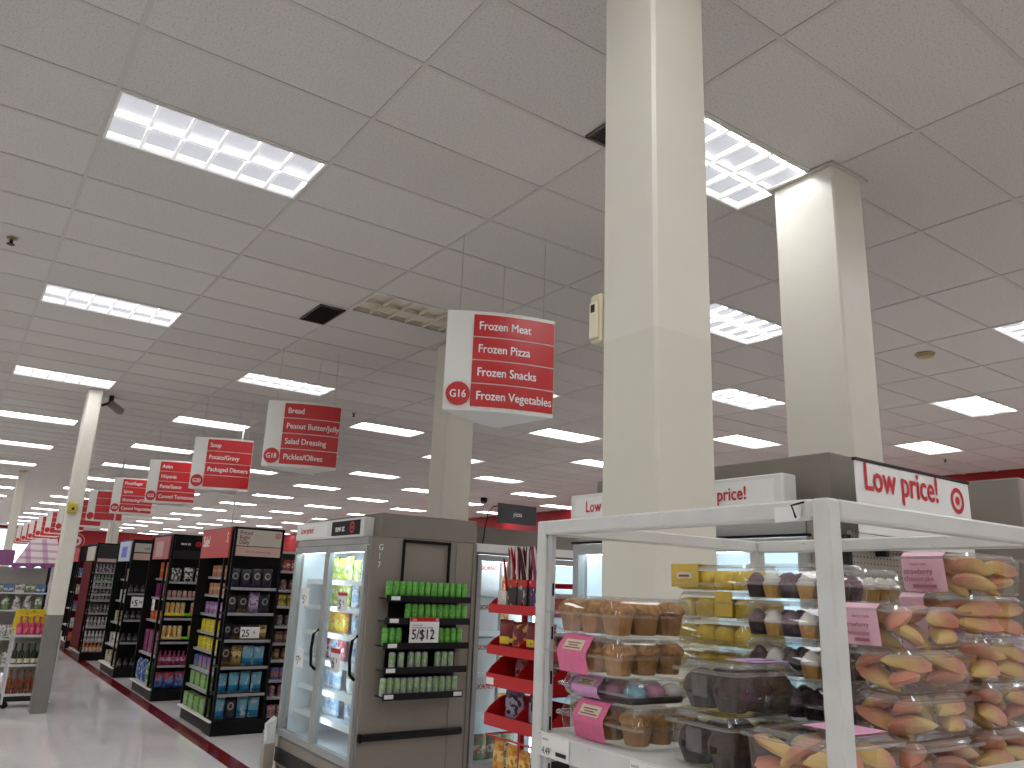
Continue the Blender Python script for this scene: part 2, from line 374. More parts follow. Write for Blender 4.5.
f_cross = MB().prism([(-.011, .0), (.011, .0), (.004, .039), (-.004, .039)], 1, -LD, LD).mesh('cross_louver')
LPAN = emit('troffer_diffuser_panel', (232, 233, 240), .66, base=(60, 60, 62)); TUBE = emit('troffer_tube', (250, 250, 252), LAMP*4.6)
f_tube = [MB().box(-LW+.01, LW-.01, y-.024, y+.024, .040, .046).mesh('tube') for y in (-LD+.045, .055)]
f_far = MB().box(-LW, LW, -LD, LD, .002, .014).mesh('far_lens')
COLN = {-6: 'seventh row left', -4: 'sixth row left', -2: 'fifth row left', 0: 'the row over the walkway', 2: 'the row above the aisle signs', 4: 'the row right of the aisle signs',
        6: 'the second row right of the signs', 8: 'the third row right of the signs', 10: 'the fourth row right of the signs', 12: 'the row by the red right wall'}
cnt = {}
for i in range(-6, 13, 2):
    for j in range(j0, j1):
        if not is_light(i, j): continue
        x, y = GX+(i+.5)*TX, GY+(j+.5)*TY
        if x+.6 > X1 or y+.3 > Y1: continue
        p = project((x, y, CH)); inview = p and -60 < p[0] < 1084 and -40 < p[1] < 700
        unlit = (i, j) == (2, 4)
        if inview and not unlit:
            cnt[i] = cnt.get(i, 0); lab = '%s lit ceiling light from the camera in %s' % (on(cnt[i]), COLN[i]); cnt[i] += 1
        elif unlit: lab = 'switched-off yellowed ceiling light just behind the frozen meat sign'
        else: lab = 'lit ceiling light outside the picture'
        grp = 'recessed troffer lights in the ceiling'
        if inview and p[2] < 21 and p[0] < 1060:
            t = thing('ceiling_light', lab, 'ceiling light', (x, y, CH), 0, grp)
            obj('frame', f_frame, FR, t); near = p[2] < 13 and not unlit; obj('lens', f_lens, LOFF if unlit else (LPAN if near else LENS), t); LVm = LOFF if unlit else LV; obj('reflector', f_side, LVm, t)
            if near:
                for q in f_tube: obj('tube', q, TUBE, t)
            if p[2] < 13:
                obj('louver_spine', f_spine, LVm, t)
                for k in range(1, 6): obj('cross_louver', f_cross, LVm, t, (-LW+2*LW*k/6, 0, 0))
        else:
            tag(obj('ceiling_light', f_far, LENS, None, (x, y, CH)), lab, 'ceiling light', grp)
# air grilles
VENT = mat('vent_metal', (92, 84, 74), .6)
def vent(x, y, w_, d_, label):
    t = thing('air_vent', label, 'air vent', (x, y, CH)); 
    obj('backing', MB().box(-w_/2+.01, w_/2-.01, -d_/2+.01, d_/2-.01, -.001, .004), mat('vent_shadow_box', (54, 50, 46), .8), t)
    obj('frame', MB().box(-w_/2, w_/2, -d_/2, -d_/2+.014, -.012, .004).box(-w_/2, w_/2, d_/2-.014, d_/2, -.012, .004).box(-w_/2, -w_/2+.014, -d_/2, d_/2, -.012, .004).box(w_/2-.014, w_/2, -d_/2, d_/2, -.012, .004), VENT, t)
    sm = MB().quad((-w_/2, -.006, -.011), (w_/2, -.006, -.011), (w_/2, .006, -.002), (-w_/2, .006, -.002)).mesh('slat'); n = int(d_/.03)
    for k in range(n): obj('slat', sm, VENT, t, (0, -d_/2+d_*(k+.5)/n, 0))
vent(2.63, GY+5.5*TY, .26, .54, 'dark slotted air grille in the ceiling left of the unlit light')
vent(2.675, 2.76, .17, .56, 'dark air grille in the ceiling behind the big front column')
def on_ceiling(name, label, cat, px, parts):
    p = PX(px[0], px[1], Z=CH); t = thing(name, label, cat, (p.x, p.y, CH))
    for n_, mb, mt in parts: obj(n_, mb, mt, t, smooth=40)
    return t
BRS = mat('brass', (150, 128, 84), .35, metal=.8)
def sprk(): return [('escutcheon', MB().lathe([(.04, -.006), (.03, -.012), (.012, -.014)], 12), BRS), ('nozzle', MB().lathe([(.012, -.05), (.012, -.01)], 8).lathe([(.03, -.056), (.03, -.052)], 10), DARK)]
on_ceiling('sprinkler_head', 'small sprinkler head in the ceiling at the left edge', 'sprinkler', (12, 238), sprk())
on_ceiling('sprinkler_head', 'small sprinkler head on the ceiling beside the bread aisle sign', 'sprinkler', (354, 413), sprk())
on_ceiling('sprinkler_head', 'small sprinkler head on the ceiling right of the two tall columns', 'sprinkler', (945, 459), sprk())
on_ceiling('smoke_detector', 'tan round smoke detector on the ceiling right of the second column', 'smoke detector', (925, 354), [('base', MB().lathe([(.095, -.012), (.095, 0)], 20), mat('detector_tan', (168, 152, 110), .5)), ('sensor_head', MB().lathe([(.045, -.045), (.075, -.035), (.08, -.012)], 20), mat('detector_tan', (168, 152, 110)))])
for px_, lb in (((202, 456), 'black dome camera on the ceiling behind the soup aisle sign'), ((484, 498), 'black dome camera on the ceiling above the pizza sign')):
    on_ceiling('dome_camera', lb, 'security camera', px_, [('mount', MB().lathe([(.1, -.06), (.1, 0)], 16), DARK), ('dome', MB().lathe([(.02, -.16), (.07, -.14), (.1, -.09), (.1, -.06)], 16), mat('smoked_dome', (12, 12, 14), .1))])
t = on_ceiling('ceiling_camera', 'grey angled device clamped to the ceiling beside the slim left column', 'security camera', (112, 396), [('bracket', MB().box(-.03, .03, -.03, .03, -.12, 0), DARK), ('arm', MB().tube([(0, 0, -.1), (-.12, -.1, -.18)], .02), DARK)])
obj('housing', MB().cbox(-.12, .11, -.05, .05, -.045, .045, .01), mat('camera_grey', (120, 116, 112), .5), t, (.08, 0, -.17), (0, .45, .4))
# ------------------------------------------------------------------ columns
def octo(a, b, c): return [(-a+c, -b), (a-c, -b), (a, -b+c), (a, b-c), (a-c, b), (-a+c, b), (-a, b-c), (-a, -b+c)]
def column(name, label, x0, x1, y0, y1, lower=None, bev=.012):
    t = thing(name, label, 'column', ((x0+x1)/2, (y0+y1)/2, 0)); a, b = (x1-x0)/2, (y1-y0)/2
    top = CH
    z = 0
    if lower:
        obj('lower_wrap', MB().prism(octo(a, b, bev), 2, 0, lower[0]), lower[1], t); z = lower[0]
    obj('shaft', MB().prism(octo(a, b, bev), 2, z, top), CREAM, t)
    return t
c1 = column('column', 'big cream square column nearest the camera behind the bakery rack', 1.816, 2.103, 1.75, 2.022, (PX(654, 324, Y=1.75).z, mat('column_lower_paint', (216, 213, 199), .46, var=.02, scale=3)))
c2 = column('column', 'cream column right of the nearest one with its top at the ceiling', 3.93, 4.24, 2.33, 2.745)
obj('ceiling_collar', MB().box(-.19, .19, -.235, -.207, -.012, 0).box(-.19, .19, .207, .235, -.012, 0).box(-.19, -.155, -.207, .207, -.012, 0).box(.155, .19, -.207, .207, -.012, 0), BAR, c2, (0, 0, CH))
column('column', 'cream column standing behind the frozen meat aisle sign', 4.04, 4.38, 6.9, 7.2)
LOWG = mat('column_grey_wrap', (128, 124, 119), .45, var=.03)
column('column', 'slim white column with grey lower half at the left of the walkway', 1.30, 1.485, 12.37, 12.67, (1.235, LOWG))
column('column', 'slim white column farther back at the left edge of the picture', 1.30, 1.485, 24.5, 24.8, (1.235, LOWG))
column('column', 'thin pale column rising behind the red bullseye disc', 3.55, 3.80, 23.6, 23.9)
a = PX(72, 508, Y=12.366)
t = thing('alarm_box', 'small yellow alarm box fixed on the slim left column', 'alarm box', (a.x, 12.366, a.z))
obj('case', MB().cbox(-.06, .06, -.045, 0, -.075, .075, .008), mat('alarm_yellow', (196, 176, 70), .5), t); obj('button', MB().lathe([(.018, 0), (.018, .006)], 10), BLACK, t, (0.01, -.045, -.01), FACE_Y)
t = thing('junction_box', 'cream plastic control box on the side of the nearest column', 'control box', (1.865, 2.024, PX(597, 316, X=1.80).z))
obj('case', MB().cbox(-.055, .05, 0, .06, -.095, .095, .008), mat('box_cream', (214, 206, 170), .5), t); obj('cover', MB().cbox(-.066, -.055, .008, .052, -.08, .06, .004), mat('box_cover', (228, 222, 196), .45), t); obj('slot', MB().box(-.068, -.065, .02, .04, .02, .05), DARK, t)
# ------------------------------------------------------------------ hanging aisle signs (wedge of two bowed panels)
SW, SH, BUL = .80, .735, .055
def arc(u, side, off=0):
    """u in 0..1 along the panel from the closed left edge; side -1 faces the camera (-Y)"""
    ax, ay = .735, .315*side
    nx, ny = -ay, ax
    if side < 0: nx, ny = ay, -ax
    else: nx, ny = -ay, ax
    l = math.hypot(nx, ny); nx /= l; ny /= l
    b = BUL*4*u*(1-u)+off
    return (ax*u+nx*b, ay*u+ny*b)
def bowed(u0, u1, z0, z1, side, off, n=10, th=.004):
    mb = MB(); R = []
    for k in range(n+1):
        u = u0+(u1-u0)*k/n; a = arc(u, side, off); b = arc(u, side, off-th)
        R.append([(a[0], a[1], z0), (a[0], a[1], z1), (b[0], b[1], z1), (b[0], b[1], z0)])
    return mb.loft(R)
def bent_text(body, size, u0, z, parent, off=.0075):
    me = text_mesh(body, size, .024).copy()
    L_ = math.hypot(.735, .315)
    for v in me.vertices:
        a = arc(u0+v.co.x/L_, -1, off); v.co = (a[0], a[1], z+v.co.y)
    return obj('lettering', me, LETW, parent)
SGN = mat('sign_white', (226, 226, 220), .4)
sign_meshes = dict(
    front=bowed(0, 1, 0, SH, -1, 0).mesh('panel'), back=bowed(0, 1, 0, SH, 1, 0).mesh('panel'),
    strip=[bowed(.235, .995, .03+k*.172, .03+k*.172+.162, -1, .006, 8).mesh('strip') for k in range(4)],
    strip2=[bowed(.235, .995, .03+k*.172, .03+k*.172+.162, 1, .006, 8).mesh('strip') for k in range(4)],
    cap=MB().loft([[arc(k/10, -1, -.004)+(z,) for k in range(11)]+[arc(k/10, 1, -.004)+(z,) for k in range(9, 0, -1)] for z in (.004, .010)]).mesh('bottom_cap'),
    disc=MB().lathe([(.085, 0), (.085, .006)], 24).mesh('aisle_disc'))
wire_m = MB().tube([(0, 0, 0), (0, 0, CH-3.0-SH)], .002, 4).mesh('wire')
signs = [(4.60, 'G16', ['Frozen Meat', 'Frozen Pizza', 'Frozen Snacks', 'Frozen Vegetables'], 'large G16 frozen foods aisle sign hanging nearest the camera'),
 (8.45, 'G18', ['Bread', 'Peanut Butter/Jelly', 'Salad Dressing', 'Pickles/Olives'], 'G18 aisle sign listing bread, peanut butter and salad dressing'),
 (11.56, 'G20', ['Soup', 'Potato/Gravy', 'Packaged Dinners', ''], 'G20 aisle sign listing soup, gravy and packaged dinners'),
 (14.55, 'G22', ['Asian', 'Hispanic', 'Pasta/Sauce', 'Canned Tomatoes'], 'red and white aisle sign listing Asian, Hispanic and pasta sauce'),
 (18.0, 'G24', ['Flour/Sugar', 'Spices', 'Shortening/Oil', 'Canned Vegetables'], 'red and white aisle sign listing flour, spices and canned vegetables')]
far_n = ['sixth', 'seventh', 'eighth', 'ninth', 'tenth', 'eleventh', 'twelfth', 'thirteenth', 'fourteenth']
for k, y in enumerate((21.3, 24.4, 27.5, 30.6, 33.7, 36.8, 39.9, 43.0, 46.1)):
    signs.append((y, '', ['', '', '', ''], '%s red and white aisle sign from the camera, in the far row' % far_n[k]))
for y, num, lines, lab in signs:
    t = thing('aisle_sign', lab, 'aisle sign', (2.65, y, 3.0), 0, 'hanging aisle signs')
    obj('front_panel', sign_meshes['front'], SGN, t); obj('back_panel', sign_meshes['back'], SGN, t); obj('bottom_cap', sign_meshes['cap'], SGN, t)
    for k in range(4):
        s_ = obj('category_strip', sign_meshes['strip'][k], RED, t)
        if lines[3-k]: bent_text(lines[3-k], .088, .28, .03+k*.172+.05, s_)
        if y < 12: obj('category_strip', sign_meshes['strip2'][k], RED, t)
    a0 = arc(.125, -1, .009); a1, a2 = arc(.03, -1), arc(.22, -1); ang = math.atan2(a2[1]-a1[1], a2[0]-a1[0])
    d = obj('aisle_disc', sign_meshes['disc'], RED, t, (a0[0], a0[1], .115), (math.pi/2, 0, ang))
    if num: text(num, .078, LETW, d, (0, -.027, .0075), (0, 0, 0), .022, 'CENTER')
    for wx, wy in ((.1, 0), (.66, -.27), (.66, .27)): obj('wire', wire_m, STEEL, t, (wx, wy, SH))
# round red emblem disc beyond
t = thing('emblem_disc', 'round red and white bullseye disc hanging beside the slim left column', 'sign', (2.86, 24.0, 2.593-.2))
obj('disc', MB().lathe([(.2, 0), (.2, .02)], 28), SGN, t, (0, 0, .2), FACE_Y); bullseye(t, (0, -.023, .2), .19, RED); obj('wire', MB().tube([(0, .01, .4), (0, .01, CH-2.393)], .004, 4), DARK, t)
# ------------------------------------------------------------------ products
def can_mesh(r, h): return MB().lathe([(r*.82, 0), (r, .006), (r, h-.014), (r*.8, h-.002), (r*.8, h)], 12).mesh('can', 40)
def bottle_mesh(r, h, neck=.3, nr=.35): return MB().lathe([(r*.9, 0), (r, .01), (r, h*(.62-.1)), (r*.8, h*.64), (r*nr, h*(1-neck*.8)), (r*nr, h*.93), (r*nr*1.25, h*.93), (r*nr*1.25, h)], 12).mesh('bottle', 35)
def bag_mesh(w_, h, d, nu=6, nv=8):
    mb = MB(); F = []; B = []
    for j in range(nv+1):
        v = j/nv; rf = []; rb = []
        for i in range(nu+1):
            u = i/nu; th = d/2*((1-abs(2*u-1)**3)*(1-abs(2*v-1)**5))**.6; wob = .006*math.sin(9*u+7*v)
            x = (u-.5)*w_*(1-.05*math.sin(math.pi*v)); z = v*h
            rf.append((x, -th+wob*th/d, z)); rb.append((x, th, z))
        F.append(rf); B.append(rb)
    mb.loft(F, False, False, False); mb.loft(B, False, False, False)
    return mb.mesh('bag', 60)
def carton_mesh(w_, d, h): return MB().cbox(-w_/2, w_/2, -d/2, d/2, 0, h, min(.003, w_*.08)).mesh('carton')
ME = {}
def pm(kind, *a):
    k = (kind,)+a
    if k not in ME: ME[k] = dict(can=can_mesh, bottle=bottle_mesh, bag=bag_mesh, carton=carton_mesh)[kind](*a)
    return ME[k]
XO = 0.0                                    # set-back of the unit being filled
def row(name, me, n, a, b, fix, z, mats, what, where, cat, axis='x', rot=0, jit=.004, skip=(), group=None, tilt=0, left='left'):
    """n separate products standing in a row along x (facing -Y) or along y (facing -X)"""
    for k in range(n):
        if k in skip: continue
        t_ = a+(b-a)*(k+.5)/n+random.uniform(-jit, jit)
        loc = (t_+XO, fix, z) if axis == 'x' else (fix+XO, t_, z)
        mt = mats[k % len(mats)] if isinstance(mats, (list, tuple)) else mats
        o = obj(name, me, mt, None, loc, (tilt, 0, rot+(0 if axis == 'x' else -math.pi/2)), (1, 1, random.uniform(.9, 1.04)) if 'bag' in name or 'pouch' in name else None)
        wt = what[k % len(what)] if isinstance(what, (list, tuple)) else what
        tag(o, '%s %s from %s, %s' % (on(k), wt, left, where), cat, group or ('%ss, %s' % (what if isinstance(what, str) else what[0], where)))
# ------------------------------------------------------------------ endcap shelving units
STRIP = mat('price_strip', (150, 150, 155), .45)
def shelf_part(parent, x0, x1, y0, y1, z, material, lip_axis, name='shelf'):
    s_ = obj(name, MB().box(x0, x1, y0, y1, z-.022, z), material, parent)
    if lip_axis == 'y': obj('price_strip', MB().box(x0, x1, y0-.006, y0, z-.03, z+.004), STRIP, s_)
    else: obj('price_strip', MB().box(x0-.006, x0, y0, y1, z-.03, z+.004), STRIP, s_)
    return s_
def endcap(y0, label, side_z, front_z, top=2.42, hb=2.06, frame=BLACK, shelf=DARK, w_=.63, side_panel=BLACK, front_panel=RED, deck=CARD, depth=1.5):
    t = thing('endcap_shelf', label, 'shelving unit', (2.92+XO, y0, 0))
    D = .36                                             # depth of the side bay that faces the camera
    obj('base', MB().box(0, w_, 0, D, 0, .15).box(.02, w_, D, depth, 0, .15), BLACK, t)
    obj('deck', MB().box(-.03, .42, D, depth, .15, .17).box(-.03, 0, .0, D, .15, .17), deck, t); obj('side_deck', MB().box(.0, w_, 0, D, .15, .165), frame, t)
    obj('back_panel', MB().box(.06, w_, D-.02, D, .165, top), side_panel, t)
    obj('core_panel', MB().box(.42, .44, D, depth, .165, hb+.3), side_panel, t)
    obj('far_side_panel', MB().box(.0, .42, depth-.02, depth, .17, top-.02), frame, t)
    for x in (0, w_-.03):
        obj('upright', MB().box(x, x+.03, 0, .03, .165, top), frame, t)
    obj('upright', MB().box(0, .03, D-.03, D, .17, top), frame, t)
    obj('top_rail', MB().box(0, w_, 0, .03, top-.02, top+.01).box(0, .03, .03, depth, top-.02, top+.01), frame, t)
    for z in side_z: shelf_part(t, .03, w_-.03, .012, D-.02, z, shelf, 'y')
    n = len(front_z)
    for k, z in enumerate(front_z): shelf_part(t, .02+.16*(z-.2)/2.0, .42, D, depth-.02, z, CARD, 'x', 'front_shelf')
    return t
def header(t, w_, z0, z1, material, split=None):
    return obj('side_header', MB().box(.035, w_-.035, -.008, .012, z0, z1), material, t)
W1 = 'shelf of the Priced Right Daily endcap'
HDRW = mat('header_paper', (190, 184, 172), .5); HDRP = mat('header_pink_paper', (196, 164, 152), .5)
# --- endcap 1
E1 = endcap(10.0, 'black endcap shelf with a Priced Right Daily header and snack bags', [1.694, 1.391, 1.077, .768, .458], [1.811, 1.578, 1.333, 1.107, .888, .653, .433])
h = header(E1, .63, 2.20, 2.40, HDRW)
[text(tx, .072, mat('maroon_ink', (120, 40, 44), .5), h, (.06, -.010, 2.335-.058*q), FACE_Y, .02) for q, tx in enumerate(('Priced', 'Right', 'Daily'))]
bullseye(h, (.545, -.010, 2.34), .035, mat('faint_red', (170, 80, 76), .5))
h = header(E1, .63, 2.075, 2.19, HDRP); text('Same low price every day', .035, mat('maroon_ink', (120, 40, 44)), h, (.315, -.010, 2.12), FACE_Y, .004, 'CENTER')
h = obj('front_header', MB().box(-.02, 0, .12, 1.4, 2.05, 2.42), mat('sale_red', (188, 62, 60), .45), E1)
text('Sale!', .20, LETW, h, (-.023, 1.32, 2.20), FACE_X, .022); text('S', .17, LETW, h, (-.023, .24, 2.24), FACE_X, .012)
bagD = roundel('dark_snack_bag', (38, 36, 42), (156, 154, 154), (60, 56, 60), (70, 62, 96))
bagDK = roundel('dark_gold_bag', (40, 34, 32), (160, 150, 140), (56, 46, 40), (136, 104, 50))
bagB = pkg('light_blue_bag', (112, 172, 194), (26, 122, 172), (184, 202, 206), .1, .38, 3, thr=.6)
bagT = pkg('tan_bag', (158, 132, 76), (206, 190, 130), (66, 52, 38), .45, .7, 6, thr=.6)
bagP = pkg('pale_purple_bag', (176, 160, 188), (206, 190, 200), (120, 96, 150), .3, .7, 6)
bm1 = pm('bag', .128, .20, .07); bm2 = pm('bag', .115, .185, .065); bm3 = pm('bag', .138, .245, .08)
yb = 10.14
row('snack_bag', bm3, 4, 2.955, 3.50, yb, 1.694, bagD, 'dark snack bag', 'top '+W1, 'snack bag')
row('snack_bag', bm3, 4, 2.955, 3.50, yb, 1.391, [bagD, bagDK, bagP, bagD], ['dark snack bag', 'black and gold snack bag', 'pale purple snack bag', 'dark snack bag'], 'second '+W1, 'snack bag')
row('snack_bag', bm2, 5, 2.955, 3.50, yb, 1.077, [bagD, bagDK, bagDK, bagDK, bagT], 'dark bag behind price card', 'third '+W1, 'snack bag', skip=())
row('snack_bag', bm3, 4, 2.955, 3.50, yb, .768, [bagDK, bagT, bagB, bagB], ['brown and tan snack bag', 'tan snack bag', 'light blue snack bag', 'light blue snack bag'], 'fourth '+W1, 'snack bag')
row('snack_bag', pm('bag', .13, .245, .08), 4, 2.955, 3.51, yb, .458, bagB, 'light blue snack bag', 'fifth '+W1, 'snack bag', rot=.1)
row('snack_bag', pm('bag', .13, .245, .08), 4, 2.955, 3.51, yb, .166, [bagB, bagD, bagB, bagB], ['light blue snack bag', 'dark badge snack bag', 'light blue snack bag', 'light blue snack bag'], 'bottom '+W1, 'snack bag', rot=-.15)
def price_card(label, x, y, z, w_, h_, txt, face='y', red=0, size=None, material=CARD, small='', th=.004):
    t = thing('price_sign', label, 'price sign', (x, y, z))
    rot = FACE_Y if face == 'y' else FACE_X
    if face == 'y':
        obj('card', MB().box(-w_/2, w_/2, 0, th, 0, h_), material, t); B = lambda u, v, e: (u, -.002-e, v)
    else:
        obj('card', MB().box(0, th, -w_/2, w_/2, 0, h_), material, t); B = lambda u, v, e: (-.002-e, -u, v)
    if red:
        a = B(-w_/2, h_*(1-red), 0); b = B(w_/2, h_, .001)
        obj('red_band', MB().box(min(a[0], b[0]), max(a[0], b[0]), min(a[1], b[1]), max(a[1], b[1]), a[2], b[2]), RED, t)
    text(txt, (size or h_*.55)*1.1, LETK, t, B(-w_*(.44 if len(txt) > 1 else .3), h_*.14, .001), rot, .016)
    if len(txt) == 1: text('$', (size or h_*.55)*.5, LETK, t, B(-w_*.46, h_*.36, .001), rot, .016)
    if small: text(small, (size or h_*.55)*.5, LETK, t, B(w_*(.0 if len(small) > 1 else .1 if len(txt) == 1 else .17), h_*.36, .001), rot, .016)
    return t
price_card('white price card reading 25 clipped on the Priced Right Daily endcap', 3.245, 9.985, 1.10, .235, .13, '25', size=.105, small='9')
# products on the aisle face of endcap 1, one row per shelf (running away from camera)
def front_row(me, n, y0, z, mats, what, where, depth_x, name='carton', cat='carton', rot=0):
    row(name, me, n, y0+.40, y0+1.45, depth_x, z, mats, what, where, cat, axis='y', rot=rot, left='near end')
WF1 = 'aisle face of Priced Right endcap'
def fx(z): return 2.92+.02+.16*(z-.2)/2.0+.07
cy = pm('carton', .16, .08, .15); cg = pm('carton', .18, .1, .17)
gr = pkg('green_print_carton', (92, 148, 66), (112, 164, 84), (150, 176, 110), .4, .6, 12); ye = pkg('yellow_carton', (214, 196, 34), (226, 210, 60), (120, 110, 30), .4, .55, 14, thr=.6)
pk = pkg('pink_carton', (206, 96, 90), (222, 186, 180), (150, 150, 80), .4, .7, 9); tq = pkg('teal_carton', (50, 140, 150), (40, 90, 170), (200, 60, 50), .5, 1.0, 4); pu = pkg('purple_carton', (150, 110, 160), (190, 170, 190), (110, 70, 120), .4, .7, 7)
front_row(cg, 4, 10.0, .171, gr, 'green carton', 'bottom deck, '+WF1, 2.98)
front_row(cg, 4, 10.0, .433, gr, 'green carton', 'lowest shelf, '+WF1, fx(.433))
front_row(cy, 5, 10.0, .653, tq, 'teal and red carton', WF1, fx(.653))
front_row(cy, 5, 10.0, .888, ye, 'yellow carton', 'third shelf up, '+WF1, fx(.888))
front_row(cy, 5, 10.0, 1.107, ye, 'yellow carton', 'fourth shelf up, '+WF1, fx(1.107))
front_row(cy, 5, 10.0, 1.333, pu, 'purple carton', WF1, fx(1.333))
front_row(cy, 5, 10.0, 1.578, pk, 'rosy carton', 'second shelf down, '+WF1, fx(1.578))
front_row(cy, 5, 10.0, 1.811, pk, 'pink carton', 'top shelf, '+WF1, fx(1.811))
# --- endcap 2
XO = -.05
E2 = endcap(13.0, 'black endcap shelf with a black new-at header, cans and bottles', [1.716, 1.477, 1.175, .833, .497], [1.75, 1.45, 1.1, .6], w_=.68)
h = header(E2, .68, 2.22, 2.40, BLACK); text('new at', .062, LETW, h, (.12, -.010, 2.27), FACE_Y, .015); bullseye(h, (.38, -.010, 2.29), .04, RED)
header(E2, .68, 2.06, 2.19, DARK)
h = obj('front_header', MB().box(-.02, 0, .12, 1.2, 2.05, 2.40), mat('rose_header', (176, 90, 94), .45), E2); obj('poster', MB().box(-.024, -.02, .5, 1.0, 2.09, 2.33), HDRP, h)
W2 = 'shelf of the new-at endcap'; yb = 13.14
bgW = pkg('black_white_bag', (40, 42, 40), (60, 70, 60), (214, 214, 206), .3, .5, 6, thr=.52)
row('snack_bag', pm('bag', .15, .21, .07), 3, 2.98, 3.52, yb, 1.716, bgW, 'black and white snack bag', 'top '+W2, 'snack bag')
cs = pm('can', .031, .105); ct = pm('can', .033, .19)
row('drink_can', cs, 8, 2.955, 3.56, yb-.05, 1.477, pkg('pink_can', (196, 160, 150), (206, 120, 112), (160, 150, 130), 0, .35, 4), 'small pinkish can', 'second '+W2, 'can')
yc = pkg('yellow_can', (214, 176, 66), (222, 150, 40), (196, 200, 180), .3, .7, 5); oc = pkg('orange_can', (200, 170, 90), (206, 96, 40), (190, 190, 160), .25, .7, 5)
row('drink_can', ct, 8, 2.955, 3.56, yb-.05, 1.215, [yc]*4+[oc]*4, ['yellow can']*4+['orange can']*4, 'third '+W2, 'can', skip=(4,))
row('drink_can', ct, 8, 2.955, 3.56, yb-.05, .873, [yc, yc, yc, yc, oc, oc, oc, oc], ['golden can']*4+['orange can']*4, 'fourth '+W2, 'can', skip=(4,))
for z, a_, b_, c_, lb in ((1.176, 2.955, 3.25, (206, 190, 30), 'yellow tray under the yellow cans on the new-at endcap'), (1.176, 3.26, 3.56, (110, 180, 40), 'bright green tray under the orange cans, third shelf of new-at endcap'), (.834, 2.955, 3.25, (196, 170, 110), 'tan tray under the golden cans on the new-at endcap'), (.834, 3.26, 3.56, (110, 180, 40), 'bright green tray under the orange cans, fourth shelf of new-at endcap')):
    tag(obj('can_tray', MB().box(a_-.05, b_-.05, 13.03, 13.04, z, z+.075).box(a_-.05, b_-.05, 13.03, 13.15, z, z+.036).box(a_-.05, a_-.046, 13.04, 13.15, z+.036, z+.06).box(b_-.054, b_-.05, 13.04, 13.15, z+.036, z+.06), mat('tray_%d' % c_[0], c_, .5)), lb, 'tray')
pb = pkg('berry_bottle', (150, 40, 84), (196, 150, 170), (110, 20, 60), .3, .55, 5); rb = pkg('red_bottle', (196, 60, 40), (214, 120, 60), (150, 30, 30), .3, .55, 5)
row('drink_bottle', pm('bottle', .034, .20), 9, 2.955, 3.56, yb-.05, .497, [pb]*6+[rb]*3, ['berry pink bottle']*6+['red bottle']*3, 'fifth '+W2, 'bottle')
row('drink_bottle', pm('bottle', .034, .20), 3, 2.99, 3.2, yb+.06, .497+.0005, pb, 'rear berry pink bottle', 'fifth '+W2, 'bottle')
rbp = pkg('red_blue_bag', (60, 76, 150), (200, 60, 66), (90, 140, 190), .45, 1.0, 5, thr=.52)
row('detergent_pouch', pm('bag', .15, .25, .09), 4, 2.955, 3.56, yb, .166, rbp, 'red and blue pouch', 'bottom '+W2, 'pouch')
WF2 = 'aisle side of the new-at endcap'
bl = pkg('blue_bag', (44, 76, 150), (60, 100, 170), (160, 170, 190), .4, .6, 5); gn = pkg('green_bag', (30, 120, 66), (50, 140, 90), (210, 190, 90), .5, .8, 4)
row('chip_bag', pm('bag', .24, .36, .1), 3, 13.4, 14.45, 2.985, .171, [gn, bl, bl], ['green chip bag', 'blue chip bag', 'blue chip bag'], 'bottom deck, '+WF2, 'chip bag', axis='y', left='near end')
mg = mat('magenta_carton', (118, 22, 84), .4); orr = pkg('orange_carton', (206, 96, 30), (220, 130, 60), (150, 60, 30), .4, .6, 7)
row('carton', pm('carton', .24, .12, .34), 3, 13.4, 14.45, fx(.6)+.02, .6, mg, 'magenta carton', 'lower shelf, '+WF2, 'carton', axis='y', left='near end')
row('carton', pm('carton', .24, .12, .14), 3, 13.4, 14.45, fx(1.1)+.02, 1.1, orr, 'short orange carton', WF2, 'carton', axis='y', left='near end')
row('carton', pm('carton', .24, .12, .22), 3, 13.4, 14.45, fx(1.45)+.02, 1.45, mg, 'magenta carton', 'second shelf, '+WF2, 'carton', axis='y', left='near end')
row('carton', pm('carton', .24, .12, .26), 3, 13.4, 14.45, fx(1.75)+.02, 1.75, orr, 'tall orange carton', 'top shelf, '+WF2, 'carton', axis='y', left='near end')
price_card('white price card on the aisle side of the new-at endcap', 2.865, 13.7, 1.26, .2, .17, '2', 'x', size=.12)
# --- endcap 3
XO = -.06
E3 = endcap(16.05, 'nearly empty black endcap shelf with an only-at header', [1.457, .991, .598], [1.7, 1.3, .9, .5], w_=.6)
h = header(E3, .6, 2.20, 2.36, HDRW); text('only at', .07, LETK, h, (.2, -.010, 2.25), FACE_Y, .012); header(E3, .6, 2.06, 2.18, HDRP)
h = obj('front_header', MB().box(-.02, 0, .12, 1.2, 2.03, 2.40), mat('pale_blue_poster', (190, 200, 222), .45), E3); obj('poster', MB().box(-.024, -.02, .4, .9, 2.1, 2.3), mat('blue_print', (88, 106, 190), .5), h)
W3 = 'shelf of the only-at endcap'; dk = pkg('dark_small_bottle', (46, 42, 48), (120, 112, 116), (30, 28, 32), .25, .5, 5); bs = pm('bottle', .038, .155, .35, .5)
for z, nm in ((1.457, 'top'), (.991, 'second'), (.598, 'third'), (.166, 'bottom')):
    row('small_bottle', bs, 5, 2.96, 3.46, 16.14, z, dk, 'small dark bottle', nm+' '+W3, 'bottle')
price_card('white 5.99 price card hanging on the only-at endcap', 3.10, 16.03, 1.21, .26, .19, '5', size=.14, small='99')
tn = pkg('tan_pack', (190, 176, 140), (210, 200, 180), (120, 110, 90), .3, .6, 6); wf = pkg('white_pack', (206, 204, 196), (180, 180, 190), (130, 120, 120), .3, .6, 6)
